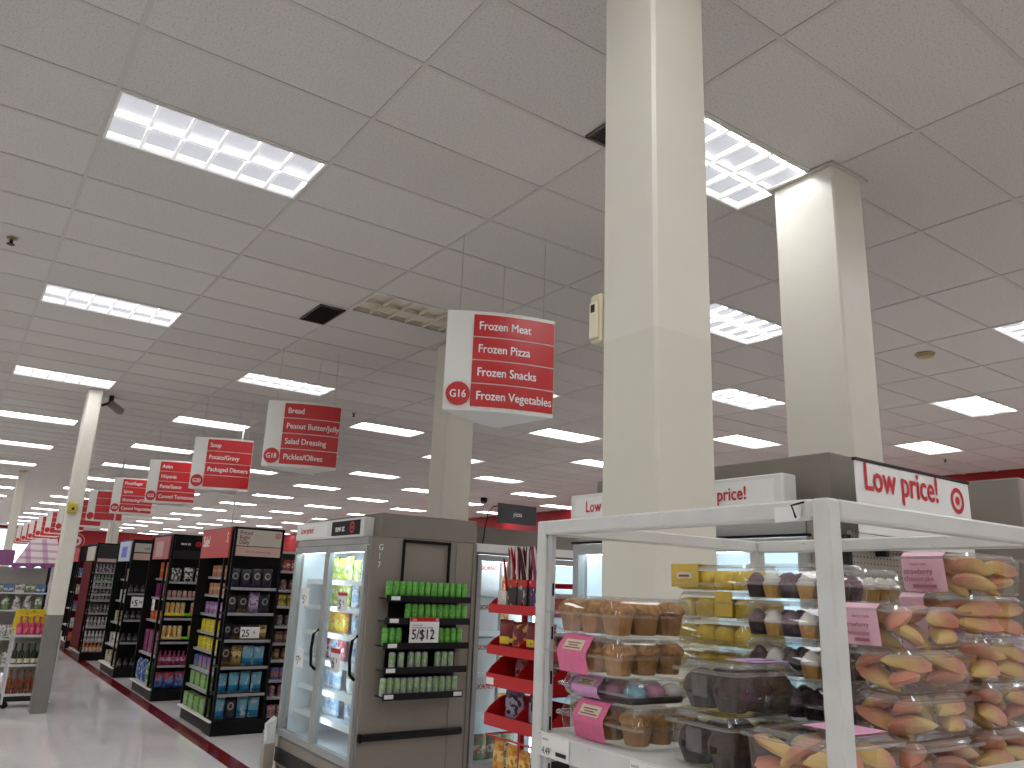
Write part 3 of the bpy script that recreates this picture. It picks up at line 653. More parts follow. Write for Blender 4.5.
for z, q, c_ in ((.171, 'bottom deck', tn), (.5, 'lowest shelf', wf), (.9, 'second shelf up', tn), (1.3, 'third shelf up', wf), (1.7, 'top shelf', tn)):
    row('carton', pm('carton', .2, .1, .2), 3, 16.45, 17.5, fx(z)+.02, z, c_, 'pale carton', q+', aisle side of the only-at endcap', 'carton', axis='y', left='near end')
XO = -.2
# --- endcap 4 (cream shelves, dark red side) and the farther ones
CRM = mat('cream_shelf', (196, 190, 172), .5); DR = mat('dark_red_panel', (88, 10, 20), .7, spec=.1)
E4 = endcap(19.2, 'endcap shelf with dark red side, black header and many bottles', [1.809, 1.622, 1.498, 1.353, 1.23, .964, .68, .398], [1.8, 1.4, 1.0, .6], w_=.56, frame=BLACK, shelf=CRM, side_panel=mat('brown_back', (62, 52, 46), .6), deck=CRM)
header(E4, .56, 2.12, 2.4, mat('header_dark_green', (34, 40, 36), .5)); header(E4, .56, 2.03, 2.1, HDRP)
obj('front_header', MB().box(-.02, 0, .12, 1.2, 2.05, 2.36), HDRW, E4); obj('side_sheet', MB().box(-.012, 0, .3, 1.5, .2, 2.04), DR, E4)
W4 = 'shelf of the dark red endcap'
cols4 = [('purple', (110, 86, 116)), ('green', (84, 150, 104)), ('white', (196, 194, 192)), ('mauve', (120, 100, 112)), ('silver', (170, 168, 170)), ('black and white', (96, 92, 92)), ('cream', (190, 184, 176)), ('white', (214, 214, 216))]
zz = [1.809, 1.622, 1.498, 1.353, 1.23, .964, .68, .398]
hh = [.17, .13, .09, .1, .1, .17, .2, .2]
for k, z in enumerate(zz):
    nm, c_ = cols4[k]
    row('small_bottle', pm('bottle', .03, hh[k], .3, .5), 7, 2.95, 3.45, 19.31, z, pkg('e4_%d' % k, c_, tuple(int(a*.6) for a in c_), (200, 198, 194), .2, .5, 5), nm+' bottle', on(k)+' '+W4, 'bottle')
row('small_bottle', pm('bottle', .035, .2, .3, .5), 7, 2.95, 3.45, 19.31, .166, pkg('e4_o', (214, 130, 60), (220, 216, 210), (196, 110, 50), .1, .5, 5), 'orange and white bottle', 'bottom '+W4, 'bottle')
XO = -.1
for k, y in enumerate((22.4, 25.5, 28.6)):
    e = endcap(y, '%s dark endcap shelf beyond the dark red one, half hidden by the column' % on(k), [1.7, 1.3, .9, .5], [1.7, 1.3, .9, .5], w_=.6, side_panel=DR, shelf=CRM)
    header(e, .6, 2.08, 2.4, DARK); obj('front_header', MB().box(-.02, 0, .12, 1.2, 2.05, 2.38), RED, e)
    for q, z in enumerate((.166, .5, .9, 1.3, 1.7)):
        row('carton', pm('carton', .1, .1, .2), 5, 2.96, 3.48, y+.14, z, [orr, wf, tq, tn, bl][q], ['orange', 'white', 'teal', 'tan', 'blue'][q]+' carton', '%s shelf up, %s far endcap' % (on(q), on(k)), 'carton')
XO = 0.0
# ------------------------------------------------------------------ long shelf runs behind the endcaps
GON = mat('gondola_beige', (190, 184, 172), .5)
def gondola(x0, x1, y0, zs, label, back=DARK, depth=.9):
    t = thing('shelf_run', label, 'shelving unit', (x0, y0, 0)); L_ = x1-x0
    obj('base', MB().box(0, L_, .02, depth, 0, .13), BLACK, t); obj('back_panel', MB().box(0, L_, .42, .46, .13, 2.15), back, t)
    obj('top_cap', MB().box(0, L_, .40, .48, 2.15, 2.18), GON, t); obj('end_panel', MB().box(-.012, 0, .05, depth, .13, 2.1), back, t)
    for z in zs: shelf_part(t, 0, L_, .0, .42, z, CARD, 'y')
    return t
gz = [1.92, 1.679, 1.479, 1.232, 1.024, .818, .579, .378]
gondola(3.62, 9.5, 10.2, gz, 'long shelf run with white shelf edges behind the Priced Right Daily endcap')
gcol = [pkg('g_%d' % k, *c_) for k, c_ in enumerate([((150, 40, 44), (190, 170, 150), (90, 30, 30)), ((40, 36, 38), (120, 30, 34), (170, 150, 140)), ((140, 120, 30), (60, 50, 30), (190, 180, 60)), ((46, 40, 44), (96, 70, 80), (150, 140, 140)), ((90, 60, 46), (150, 120, 90), (60, 40, 30)), ((110, 74, 46), (160, 130, 100), (70, 50, 40)), ((66, 60, 110), (160, 90, 80), (120, 120, 150)), ((130, 84, 90), (90, 60, 90), (170, 130, 130)), ((150, 100, 110), (110, 70, 80), (190, 160, 160))])]
for k, z in enumerate([.131]+gz[::-1]):
    row('jar', pm('can', .045, .13) if k % 2 else pm('carton', .1, .1, .14), 8, 3.64, 4.6, 10.28, z, gcol[(8-k) % 9], 'packaged item', '%s shelf up behind Priced Right endcap' % on(k), 'groceries')
g2 = gondola(3.62, 9.5, 13.2, gz[::2], 'long shelf run behind the new-at endcap'); px_ = PX(234, 508, Y=13.64).x-3.62
obj('power_pole', MB().tube([(px_, .44, 2.18), (px_, .44, CH)], .016, 8), LGREY, g2); gondola(3.62, 9.5, 16.25, gz[::2], 'long shelf run behind the only-at endcap')
gz4 = [1.86, 1.55, 1.28, 1.05, .72, .42]
g4 = gondola(3.32, 9.5, 19.35, gz4, 'cream shelf run with yellow and green packs beside the dark red endcap', CRM)
px_ = PX(112, 535, Y=19.79).x-3.32
obj('power_pole', MB().tube([(px_, .44, 2.18), (px_, .44, CH)], .018, 8), LGREY, g4)
for k, z in enumerate([.131]+gz4[::-1]):
    c_ = [(200, 200, 206), (206, 200, 200), (110, 60, 60), (206, 190, 60), (170, 190, 60), (120, 160, 50), (196, 176, 60)][k]
    row('pack', pm('carton', .12, .1, .17), 7, 3.34, 4.3, 19.43, z, pkg('g4_%d' % k, c_, tuple(int(a*.8) for a in c_), (90, 80, 40), .3, .6, 6, thr=.6), 'pack', '%s shelf up of cream run by dark red endcap' % on(k), 'groceries')
gondola(3.62, 9.5, 22.6, gz[::2], 'fifth long shelf run, beyond the dark red endcap'); gondola(3.62, 9.5, 25.7, gz[::2], 'sixth long shelf run, far down the aisle row')
# ------------------------------------------------------------------ glass-door freezers
GLASS = clear('freezer_glass', (232, 240, 242), .05, .02, .02)
LINER = mat('freezer_liner', (226, 232, 235), .5); LED = emit('freezer_led', (232, 244, 255), 24)
FSTEEL = mat('freezer_door_frame', (160, 162, 160), .35)
def freezer(label, loc, rz, L_, D, doors, shelves, top=2.19, door=(.40, 2.12), headers=None, cap=True, side='G17', interior=.62, led=True, body=GREY):
    t = thing('glass_door_freezer', label, 'freezer', loc, rz)
    z0, z1 = door
    near = obj('side_panel', MB().cbox(0, D, 0, .05, 0, top, .006), body, t)
    obj('far_side_panel', MB().cbox(0, D, L_-.05, L_, 0, top, .006), body, t)
    if side:
        obj('corner_trim', MB().box(D*.80, D*.80+.006, -.004, 0, .1, top-.02), GREY2, near)
        for k, ch in enumerate(side): text(ch, .072, LETW, near, (.06, -.004, 2.08-k*.072), FACE_Y, .01)
    obj('base', MB().cbox(0, D, .05, L_-.05, .12, z0-.03, .006), body, t); obj('kick_plate', MB().box(.06, D, .05, L_-.05, 0, .12).box(-.015, 0, 0, L_, .16, .28), DARK, t)
    obj('top_trim', MB().cbox(-.01, .10, .052, L_-.052, z1+.005, top, .006), FSTEEL, t)
    obj('roof', MB().box(.10, D, .05, L_-.05, z1+.02, top), body, t)
    obj('liner', MB().box(interior, interior+.02, .05, L_-.05, z0, z1).box(.06, interior, .05, .056, z0, z1).box(.06, interior, L_-.056, L_-.05, z0, z1).box(.06, interior, .05, L_-.05, z0-.03, z0).box(.06, interior, .05, L_-.05, z1, z1+.02), LINER, t)
    if cap: obj('top_cap', MB().cbox(.07, D, .0, L_, top, top+.20, .006), GREY2, t)
    for z in shelves:
        s_ = obj('shelf', MB().box(.12, interior, .07, L_-.07, z-.012, z), LINER, t)
        obj('price_strip', MB().box(.108, .12, .07, L_-.07, z-.04, z+.004), CARD, s_)
    dw = (L_-.06)/doors
    for k in range(doors):
        a, b = .03+k*dw+.004, .03+(k+1)*dw-.004; F = .045
        d = obj('door', MB().box(-.03, .02, a, a+F, z0, z1).box(-.03, .02, b-F, b, z0, z1).box(-.03, .02, a+F, b-F, z0, z0+.055).box(-.03, .02, a+F, b-F, z1-.055, z1), FSTEEL, t)
        obj('glass', MB().quad((-.006, a+F, z0+.055), (-.006, b-F, z0+.055), (-.006, b-F, z1-.055), (-.006, a+F, z1-.055)), GLASS, d)
        hy = a+.03; zc = 1.22
        obj('handle', MB().tube([(-.03, hy, zc-.17), (-.075, hy, zc-.13), (-.085, hy, zc), (-.075, hy, zc+.13), (-.03, hy, zc+.17)], .014, 8), BLACK, d, smooth=50)
    if led:
        for k in range(doors):
            y = max(.03+k*dw+.036, .075)
            obj('light_strip', MB().box(.035, .045, y-.012, y+.012, z0+.08, z1-.08), LED, t)
    if led: obj('light_strip', MB().box(.04, .05, .07, L_-.07, z1-.055, z1-.03), LED, t)
    if headers:
        hw = L_/len(headers); hz0, hz1 = top, top+.165
        for k, (kind_, txt) in enumerate(headers):            # far header first
            b = L_-k*hw; a = b-hw+(.13 if k == len(headers)-1 else 0)
            p = obj('header_panel', MB().cbox(-.03, .07, a+.004, b-.004, hz0, hz1, .006), WHITE, t)
            if kind_ == 'low':
                obj('insert', MB().box(-.034, -.03, a+.05, b-.05, hz0+.02, hz1-.02), CARD, p)
                text(txt, .088, DRED, p, (-.037, b-.145, hz0+.06), FACE_X, .02)
            else:
                obj('insert', MB().box(-.034, -.03, a+.07, b-.05, hz0+.02, hz1-.02), BLACK, p)
                text(txt, .085, LETW, p, (-.037, b-.14, hz0+.055), FACE_X, .024); bullseye(p, (-.037, b-.14-.36, hz0+.083), .05, RED, FACE_X)
    return t
fz = [1.82, 1.585, 1.35, 1.11, .86, .63]
FG = freezer('two-door upright freezer with Low price and new-at headers, side marked G17', (2.90, 6.05, 0), 0, 1.70, 1.03, 2, fz, headers=[('low', 'Low price!'), ('new', 'new at')])
obj('rear_corner_post', MB().box(1.0, 1.035, -.012, 0, 0, 2.19), GREY2, FG)
bump = obj('bumper_rail', MB().cbox(.02, .96, -.045, 0, .60, .655, .012), DARK, FG)
obj('bumper_end', MB().cbox(.0, .03, -.05, 0, .595, .66, .008), BLACK, bump)
def bagrow(me, n, y0, y1, z, mats, what, where, x=3.14, cat='frozen bag', name='frozen_bag', skip=()):
    row(name, me, n, y0, y1, x, z, mats, what, where, cat, axis='y', left='near end', skip=skip)
yg = pkg('green_yellow_bag', (196, 206, 80), (150, 180, 60), (230, 230, 210), .3, .6, 5); bw = pkg('pale_blue_carton', (160, 196, 206), (120, 170, 190), (220, 226, 226), .3, .6, 4)
cr = pkg('cream_bag', (214, 200, 150), (230, 220, 190), (190, 150, 80), .3, .6, 5); pi = pkg('pink_frozen_bag', (206, 120, 130), (226, 190, 190), (170, 70, 80), .3, .6, 5); wg = pkg('white_green_bag', (214, 220, 214), (110, 160, 120), (236, 240, 238), .55, .8, 5)
yo = pkg('yellow_orange_bag', (220, 190, 50), (196, 206, 80), (220, 120, 60), .3, .6, 5); wb_ = pkg('white_blue_bag', (210, 222, 230), (160, 190, 210), (120, 160, 200), .3, .6, 5)
fb = pm('bag', .16, .22, .08); fb2 = pm('bag', .17, .24, .09); fc = pm('carton', .14, .1, .19)
NR, FRr = 'near G17 freezer door', 'far G17 freezer door'
bagrow(fc, 4, 6.12, 6.80, 1.82, [bw, bw, bw, yg], ['pale blue carton']*3+['green and yellow pack'], 'top shelf, '+NR, cat='carton', name='frozen_carton')
bagrow(fc, 4, 6.12, 6.80, 1.585, [cr, cr, cr, wb_], ['cream carton']*3+['white pack'], 'second shelf, '+NR, cat='carton', name='frozen_carton')
bagrow(fb, 4, 6.12, 6.80, 1.35, [pi, pi, pi, wb_], ['pink frozen bag']*3+['white frozen bag'], 'third shelf, '+NR)
bagrow(fb, 4, 6.12, 6.80, 1.11, [pi, pi, wb_, wb_], ['red and pink frozen bag']*2+['white frozen bag']*2, 'fourth shelf, '+NR)
bagrow(fb2, 4, 6.12, 6.80, .86, wg, 'white and green frozen bag', 'fifth shelf, '+NR); bagrow(fb, 4, 6.12, 6.80, .63, wb_, 'white frozen bag', 'sixth shelf, '+NR)
bagrow(fb, 3, 6.90, 7.42, 1.82, yg, 'green and yellow frozen bag', 'top shelf, '+FRr); bagrow(fb, 3, 6.90, 7.42, 1.585, yg, 'green and yellow frozen bag', 'second shelf, '+FRr)
bagrow(fb, 3, 6.90, 7.45, 1.35, yo, 'yellow and orange frozen bag', 'third shelf, '+FRr); bagrow(fb, 3, 6.90, 7.45, 1.11, [pi, wb_, pi], 'red and white frozen bag', 'fourth shelf, '+FRr)
bagrow(fb, 2, 6.95, 7.3, .86, wb_, 'white frozen bag', 'fifth shelf, '+FRr); bagrow(fb, 2, 6.95, 7.3, .63, wb_, 'white frozen bag', 'bottom shelf, '+FRr)
def on_glass(label, px, w_, h_, txt, red=0, small='9', dx=0):
    p = PX(px[0], px[1], X=2.885); price_card(label, 2.878, p.y, p.z-h_/2, w_, h_, txt, 'x', red, size=h_*.62, small=small, th=.003)
on_glass('white 5.99 price card on the far freezer door', (306, 597), .17, .16, '5'); on_glass('white 5.49 price card with dark red top on the near freezer door', (343, 602), .20, .16, '5', .17)
on_glass('white 7.89 price card low on the far freezer door', (300, 658), .17, .165, '7', small='8'); on_glass('white 6.99 price card with red top on the near freezer door', (336, 660), .20, .185, '6', .2)
# parcel and bin standing at the far foot of the freezer
t = thing('paper_bundle', 'white paper bundle in a narrow bin at the freezer foot', 'bundle', (2.80, 7.70, 0))
obj('bin', MB().loft([[(-.045, -.045, 0), (.045, -.045, 0), (.045, .045, 0), (-.045, .045, 0)], [(-.055, -.05, .33), (.045, -.05, .33), (.045, .05, .33), (-.055, .05, .33)]], True, False), mat('bin_tan', (166, 158, 146), .5), t)
obj('papers', MB().loft([[(-.03, -.035, .05), (.03, -.035, .05), (.03, .035, .05), (-.03, .035, .05)], [(-.035, -.035, .3), (.035, -.035, .3), (.035, .035, .3), (-.035, .035, .3)], [(-.045, -.045, .50), (.045, -.04, .55), (.035, .035, .56), (-.04, .045, .49)]]), WHITE, t)
# --- drink rack on the freezer side
t = thing('wall_drink_rack', 'black rack with five shallow shelves hung on the freezer side', 'rack', (2.99, 6.05, 0))
obj('sign_frame', MB().box(.19, .21, -.03, -.015, 1.72, 2.175).box(.64, .66, -.03, -.015, 1.72, 2.175).box(.19, .66, -.03, -.015, 2.155, 2.18), BLACK, t)
obj('rack_back', MB().box(.10, .76, -.022, 0, .93, 1.72), BLACK, t)
zr = [1.700, 1.523, 1.330, 1.141, .945]
xa, xb = [2.99-2.99, 0, .0, .02, .03], [.81, .81, .81, .80, .77]
for k, z in enumerate(zr):
    s_ = obj('rack_shelf', MB().box(xa[k], xb[k], -.16, -.022, z-.012, z-.004).box(xa[k], xb[k], -.165, -.155, z-.03, z+.022), DARK, t)
    obj('tag', MB().box(.04, .12, -.169, -.165, z-.018, z+.014), CARD, s_)
obj('tag', MB().box(.68, .76, -.169, -.165, zr[4]-.018, zr[4]+.014), CARD, t)
ALU = STEEL
gcan = pkg('green_slim_can', (104, 186, 74), (122, 198, 92), (88, 168, 66), .3, .7, 4, rough=.3, thr=.6); scan = pkg('silver_green_slim_can', (170, 178, 172), (150, 190, 120), (190, 196, 200), .3, .9, 5, rough=.3)
slim = MB().lathe([(.022, 0), (.027, .008), (.027, .124), (.022, .136)], 12).mesh('slim_can', 40); lid = MB().lathe([(.0215, 0), (.0215, .002)], 12).mesh('can_lid')
def cans(z, xs, mt, what, sh):
    for k, x in enumerate(xs):
        o = obj('slim_can', slim, mt, None, (2.99+x, 5.95, z-.004)); obj('can_lid', lid, ALU, o, (0, 0, .136))
        tag(o, '%s %s from the left, %s shelf of the freezer-side rack' % (on(k), what, sh), 'can', '%ss, %s shelf of the drink rack' % (what, sh))
cans(zr[0], [.045+k*.0605 for k in range(13)], gcan, 'green slim can', 'top')
cans(zr[1], [.235+k*.0605 for k in range(10)], gcan, 'green slim can', 'second')
cans(zr[2], [.04+k*.0605 for k in range(3)]+[.50+k*.0605 for k in range(5)], gcan, 'green slim can', 'third')
cans(zr[3], [.12, .20]+[.29+k*.065 for k in range(3)]+[.545+k*.062 for k in range(3)], scan, 'silver slim can', 'fourth')
cans(zr[4], [.055+k*.0605 for k in range(12)], scan, 'silver and green slim can', 'bottom')
t = price_card('white and red 5/$12 price sign on the drink rack', 3.345, 5.865, 1.352, .275, .20, '5/$12', red=.17, size=.10)
text('Sale', .03, LETW, t, (-.12, -.004, .172), FACE_Y, .006); bullseye(t, (.115, -.004, .183), .012, LETW)
for q in range(2): obj('print_line', MB().box(-.12, -.02+.1*q, -.003, -.001, .135-.02*q, .139-.02*q), mat('ink_grey', (110, 108, 108), .5), t)
# --- row of freezers along the frozen aisle, facing the camera
FP = freezer('row of glass-door freezers holding pizza boxes beside the G17 freezer', (6.30, 6.13, 0), math.pi/2, 2.34, .68, 3, [1.78, 1.42, 1.06, .72], top=2.20, door=(.28, 2.10), cap=False, side=None)
obj('top_cap', MB().box(.1, .68, 0, 2.34, 2.20, 2.36), GREY2, FP); obj('white_top_edge', MB().box(-.035, .0, 0, 2.34, 2.125, 2.20), WHITE, FP)
pzb = mat('pizza_box_white', (222, 220, 218), .5); PR = mat('pizza_red', (178, 24, 34), .5)
def pizza(x, z, k, lab):
    t = thing('pizza_box', lab, 'pizza box', (x, 6.30, z))
    obj('box', MB().cbox(-.15, .15, 0, .05, 0, .30, .004), pzb, t); text('DIGIORNO', .06, PR, t, (-.135, -.002, .19), FACE_Y, .022)
    obj('red_patch', MB().box(-.15, -.06, -.002, 0, 0, .15), pkg('pizza_photo', (196, 120, 60), (180, 50, 40), (220, 180, 90), .3, .7, 6), t)
for q, z in enumerate((1.78, 1.42, 1.06, .72)):
    for k in range(2): pizza(4.23+k*.33, z, k, 'white pizza box with red lettering, %s shelf, %s from left' % (on(q), on(k)))
for k in range(4): tag(obj('frozen_bag', fb, pkg('salad_bag', (110, 130, 90), (200, 190, 170), (150, 90, 80), .3, .6, 6), None, (4.10+.16*k, 6.36, .30)), '%s mixed frozen bag from the left on the pizza freezer floor' % on(k), 'frozen bag', 'frozen bags on the pizza freezer floor')
t = thing('pizza_sign', 'dark rectangular pizza sign on a thin curved arm above the freezers', 'sign', (3.99, 6.11, 2.19))
a, b = PX(498, 507, Y=6.08), PX(536, 523, Y=6.08)
obj('plate', MB().cbox(a.x-3.99, b.x-3.99, -.035, -.02, b.z-2.19-.03, a.z-2.19+.04, .003), mat('sign_charcoal', (58, 58, 62), .4), t)
text('pizza', .06, LETW, t, ((a.x+b.x)/2-3.99, -.038, (a.z+b.z)/2-2.19-.015), FACE_Y, .012, 'CENTER')
obj('arm', MB().tube([(.05, 0, 0), (.07, 0, .16), (.09, -.01, .30), (.14, -.02, .36), (a.x-3.99+.05, -.027, a.z-2.19+.02)], .006, 6), BLACK, t)
# --- freezer B right behind the big column, with its near end unit
FB = freezer('two-door freezer with white Low price headers behind the nearest column', (3.0, 1.97, 0), 0, 1.60, .86, 2, [1.72, 1.4, 1.08, .76], headers=[('low', 'Low price!'), ('low', 'Low price!')], side=None, door=(.4, 2.07), cap=False)
obj('black_seam', MB().box(-.034, -.01, .02, 1.58, 2.075, 2.085), BLACK, FB)
obj('top_cap', MB().cbox(.16, .84, .02, 1.58, 2.19, 2.46, .006), GREY2, FB)
row('frozen_carton', pm('carton', .2, .12, .22), 5, 2.05, 3.45, 3.25, 1.40, bw, 'pale blue carton', 'upper shelf of the freezer behind the nearest column', 'carton', axis='y', left='near end')
row('frozen_carton', pm('carton', .2, .12, .22), 5, 2.05, 3.45, 3.25, 1.08, wb_, 'white frozen carton', 'lower shelf of the freezer behind the nearest column', 'carton', axis='y', left='near end')
# pegboard end unit with the large Low price sign
def pegboard():
    M = mat('pegboard', (150, 142, 130), .6)
    nt = M.node_tree; N = nt.nodes; L = nt.links; b = N['Principled BSDF']
    tc = N.new('ShaderNodeTexCoord'); mp = N.new('ShaderNodeVectorMath'); mp.operation = 'SCALE'; mp.inputs['Scale'].default_value = 1/.0254
    fr = N.new('ShaderNodeVectorMath'); fr.operation = 'FRACTION'; ds = N.new('ShaderNodeVectorMath'); ds.operation = 'SUBTRACT'; ds.inputs[1].default_value = (.5, .5, .5)
    sx = N.new('ShaderNodeSeparateXYZ'); L.new(tc.outputs['Object'], mp.inputs[0]); L.new(mp.outputs[0], fr.inputs[0]); L.new(fr.outputs[0], ds.inputs[0]); L.new(ds.outputs[0], sx.inputs[0])
    c = N.new('ShaderNodeCombineXYZ'); L.new(sx.outputs[0], c.inputs[0]); L.new(sx.outputs[2], c.inputs[1])
    ln = N.new('ShaderNodeVectorMath'); ln.operation = 'LENGTH'; L.new(c.outputs[0], ln.inputs[0])
    lt = N.new('ShaderNodeMath'); lt.operation = 'LESS_THAN'; lt.inputs[1].default_value = .17; L.new(ln.outputs['Value'], lt.inputs[0])
    mx = N.new('ShaderNodeMix'); mx.data_type = 'RGBA'; mx.inputs[6].default_value = lin((150, 142, 130)); mx.inputs[7].default_value = lin((40, 36, 32)); L.new(lt.outputs[0], mx.inputs[0]); L.new(mx.outputs[2], b.inputs['Base Color'])
    return M
t = thing('pegboard_end_unit', 'beige pegboard end unit carrying the large Low price sign', 'shelving unit', (3.03, 1.82, 0))
obj('base', MB().box(.0, 1.02, -.3, .1, 0, .15), BLACK, t); obj('pegboard', MB().box(.03, .99, .03, .05, .15, 2.1), pegboard(), t)
for x in (.0, .995): obj('upright', MB().box(x, x+.025, .03, .06, .15, 2.08), DARK, t)
for x in (.2, .8): obj('sign_bracket', MB().box(x, x+.02, -.02, .03, 2.0, 2.3), DARK, t)
for z in (1.55, 1.1, .65): shelf_part(t, .03, .99, -.28, .03, z, GON, 'y')
a, b = PX(853, 460, Y=1.80), PX(966, 487, Y=1.80)
s_ = obj('sign_panel', MB().cbox(a.x-3.03, b.x-3.03, -.03, -.02, a.z-.30, a.z+.0, .003), CARD, t)
obj('sign_top_edge', MB().box(a.x-3.03-.005, b.x-3.03+.005, -.034, -.016, a.z, a.z+.012), DARK, s_)
obj('lower_panel', MB().box(a.x-3.03, b.x-3.03, -.028, -.02, 2.03, a.z-.303), WHITE, t)
p0, p1 = PX(864, 492, Y=1.79), PX(939, 508, Y=1.79)
me = text_mesh('Low price!', .2, .026); wdt = max(v.co.x for v in me.vertices)
obj('lettering', me, DRED, s_, (p0.x-3.03, -.033, p0.z+.012), FACE_Y, (p1.x-p0.x)/wdt)
pe = PX(957, 501, Y=1.79); bullseye(s_, (pe.x-3.03, -.033, pe.z), .062, DRED)
pr = pkg('violet_box', (84, 60, 120), (200, 190, 210), (110, 80, 140), .4, .7, 6)
row('violet_carton', pm('carton', .12, .08, .2), 7, 3.08, 4.0, 1.66, 1.551, [pr, wf, pr, tn], ['violet carton', 'white carton', 'violet carton', 'tan carton'], 'pegboard shelf under the Low price sign', 'carton')
row('violet_carton', pm('carton', .12, .08, .2), 7, 3.08, 4.0, 1.66, 1.101, [wf, pr], ['white carton', 'violet carton'], 'second pegboard shelf under the Low price sign', 'carton')
# grey freezer body at the right edge
t = thing('tall_freezer_cabinet', 'tall taupe cabinet at the right edge beyond the Low price sign', 'cabinet', (4.40, 1.60, 0))
obj('body', MB().cbox(0, 1.6, .12, 1.9, .1, 2.46, .008), GREY, t); obj('plinth', MB().box(.04, 1.56, .16, 1.86, 0, .1), BLACK, t); obj('edge_strip', MB().box(.0, 1.6, .105, .12, 2.16, 2.185), STEEL, t)
obj('door', MB().cbox(.1, .8, .10, .12, .2, 2.1, .004), GREY2, t); obj('door', MB().cbox(.82, 1.5, .10, .12, .2, 2.1, .004), GREY2, t)
# ------------------------------------------------------------------ red snack rack beyond freezer B
CR = mat('candy_rack_red', (196, 20, 28), .35)
YA, YB, XF = 3.70, 4.34, 2.95
t = thing('snack_rack', 'bright red wire and bin snack rack in front of the pizza freezer', 'rack', (XF, YA, 0)); RL = YB-YA
for y in (.04, RL-.04): obj('upright', MB().box(.24, .27, y-.015, y+.015, .03, 1.86), CR, t)
obj('foot', MB().box(-.02, .36, .02, .06, 0, .03).box(-.02, .36, RL-.06, RL-.02, 0, .03).box(.24, .27, .06, RL-.06, .0, .03), CR, t)
obj('back_rail', MB().box(.24, .27, .055, RL-.055, 1.82, 1.85).box(.24, .27, .055, RL-.055, 1.0, 1.03), CR, t)
def bin_tier(zl, h_, depth=.26, name='bin'):
    s_ = obj(name, MB().box(0, depth, 0, RL, zl, zl+.008).box(-.008, 0, 0, RL, zl, zl+h_).box(depth-.008, depth, 0, RL, zl+.008, zl+h_*2.4), CR, t)
    prof = [(0, zl), (depth, zl), (depth, zl+h_*2.6), (depth*.75, zl+h_*2.6), (depth*.4, zl+h_*2.2), (depth*.12, zl+h_*1.5), (0, zl+h_)]
    for y in (0, RL/2, RL-.006): obj('divider', MB().prism(prof, 1, y, y+.006), CR, s_)
    return s_
tz = [1.655, 1.405, 1.215, .985]
for z, h_ in zip(tz, (.055, .055, .075, .07)): bin_tier(z, h_)
for y in (.05, RL-.05): obj('tag', MB().box(-.012, -.008, y-.04, y+.04, tz[2]+.01, tz[2]+.05), CARD, t)
obj('hook_rail', MB().tube([(.0, .02, .93), (.0, RL-.02, .93)], .006).tube([(0, .02, .93), (.25, .02, .93)], .006).tube([(0, RL-.02, .93), (.25, RL-.02, .93)], .006), CR, t)
stick = MB().lathe([(.007, 0), (.0085, .02), (.0085, .19), (.003, .22)], 6).mesh('stick', 50)
def stick_carton(y, z, mt, stick_m, lab, n=16, h_=.22):
    o = thing('stick_carton', lab, 'snack carton', (XF+.08, y, z))
    obj('carton', MB().loft([[(-.05, -.046, 0), (.05, -.046, 0), (.05, .046, 0), (-.05, .046, 0)], [(-.05, -.046, h_*.9), (.05, -.046, h_), (.05, .046, h_), (-.05, .046, h_*.9)]]), mt, o)
    for k in range(n):
        u, v = (k % 4-1.5)*.022, (k//4-1.5)*.02
        obj('snack_stick', stick, stick_m if k % 3 else (ws if stick_m is not ws else rs), o, (u, v, h_*.85), (random.uniform(-.16, .16)-v*3, u*3+random.uniform(-.14, .14), 0))
rs = mat('red_wrapper', (150, 18, 30), .25); ws = mat('white_red_wrapper', (222, 200, 196), .3); ds_ = mat('dark_wrapper', (70, 20, 30), .25); ps = mat('purple_wrapper', (140, 60, 100), .25)
stick_carton(YB-.09, tz[0]+.009, pkg('white_stick_box', (216, 206, 200), (200, 60, 56), (230, 226, 222), .05, .3, 5), ws, 'white carton of snack sticks at the left of the red rack', 8, .14)
stick_carton(YB-.20, tz[0]+.009, pkg('black_stick_box', (40, 32, 34), (190, 24, 30), (190, 180, 40), .72, 1.01, 4, thr=.64), rs, 'black carton of red snack sticks, second on the red rack')
stick_carton(YB-.305, tz[0]+.009, pkg('grey_stick_box', (70, 64, 66), (190, 24, 30), (170, 170, 166), .72, 1.01, 4, thr=.64), ds_, 'grey carton of dark snack sticks, third on the red rack')
stick_carton(YB-.425, tz[0]+.009, pkg('purple_stick_box', (70, 40, 84), (190, 24, 30), (200, 190, 200), .72, 1.01, 4, thr=.64), ps, 'purple carton of snack sticks at the right of the red rack')
jb = pkg('jerky_bag', (110, 26, 34), (150, 30, 36), (196, 150, 60), .1, .4, 5, thr=.6); jy = pkg('jerky_bag_yellow', (120, 26, 34), (226, 196, 50), (90, 20, 28), .28, .5, 4, thr=.66); jm = pm('bag', .14, .20, .06)
row('jerky_bag', jm, 4, YA+.03, YB-.03, XF+.07, tz[1]+.009, [jb, jy, jb, jy], ['maroon jerky bag', 'maroon jerky bag with yellow patch', 'maroon jerky bag', 'maroon jerky bag with yellow patch'], 'second tier of the red rack', 'snack bag', axis='y', left='near end')
pk_ = pkg('pink_clear_bag', (186, 130, 130), (206, 190, 186), (150, 60, 60), .3, .6, 6)
row('snack_bag', pm('bag', .13, .16, .05), 4, YA+.03, YB-.03, XF+.20, tz[2]+.009, pk_, 'pale pink snack bag', 'back of the empty red bin', 'snack bag', axis='y', left='near end')
vb = pkg('violet_foil_bag', (96, 66, 106), (150, 140, 160), (60, 30, 50), .2, .7, 7, rough=.2)
row('candy_bag', pm('bag', .19, .25, .08), 2, YA+.10, YB-.06, XF+.1, tz[3]+.009, vb, 'shiny violet candy bag', 'lowest bin of the red rack', 'candy bag', axis='y', left='near end', tilt=0)
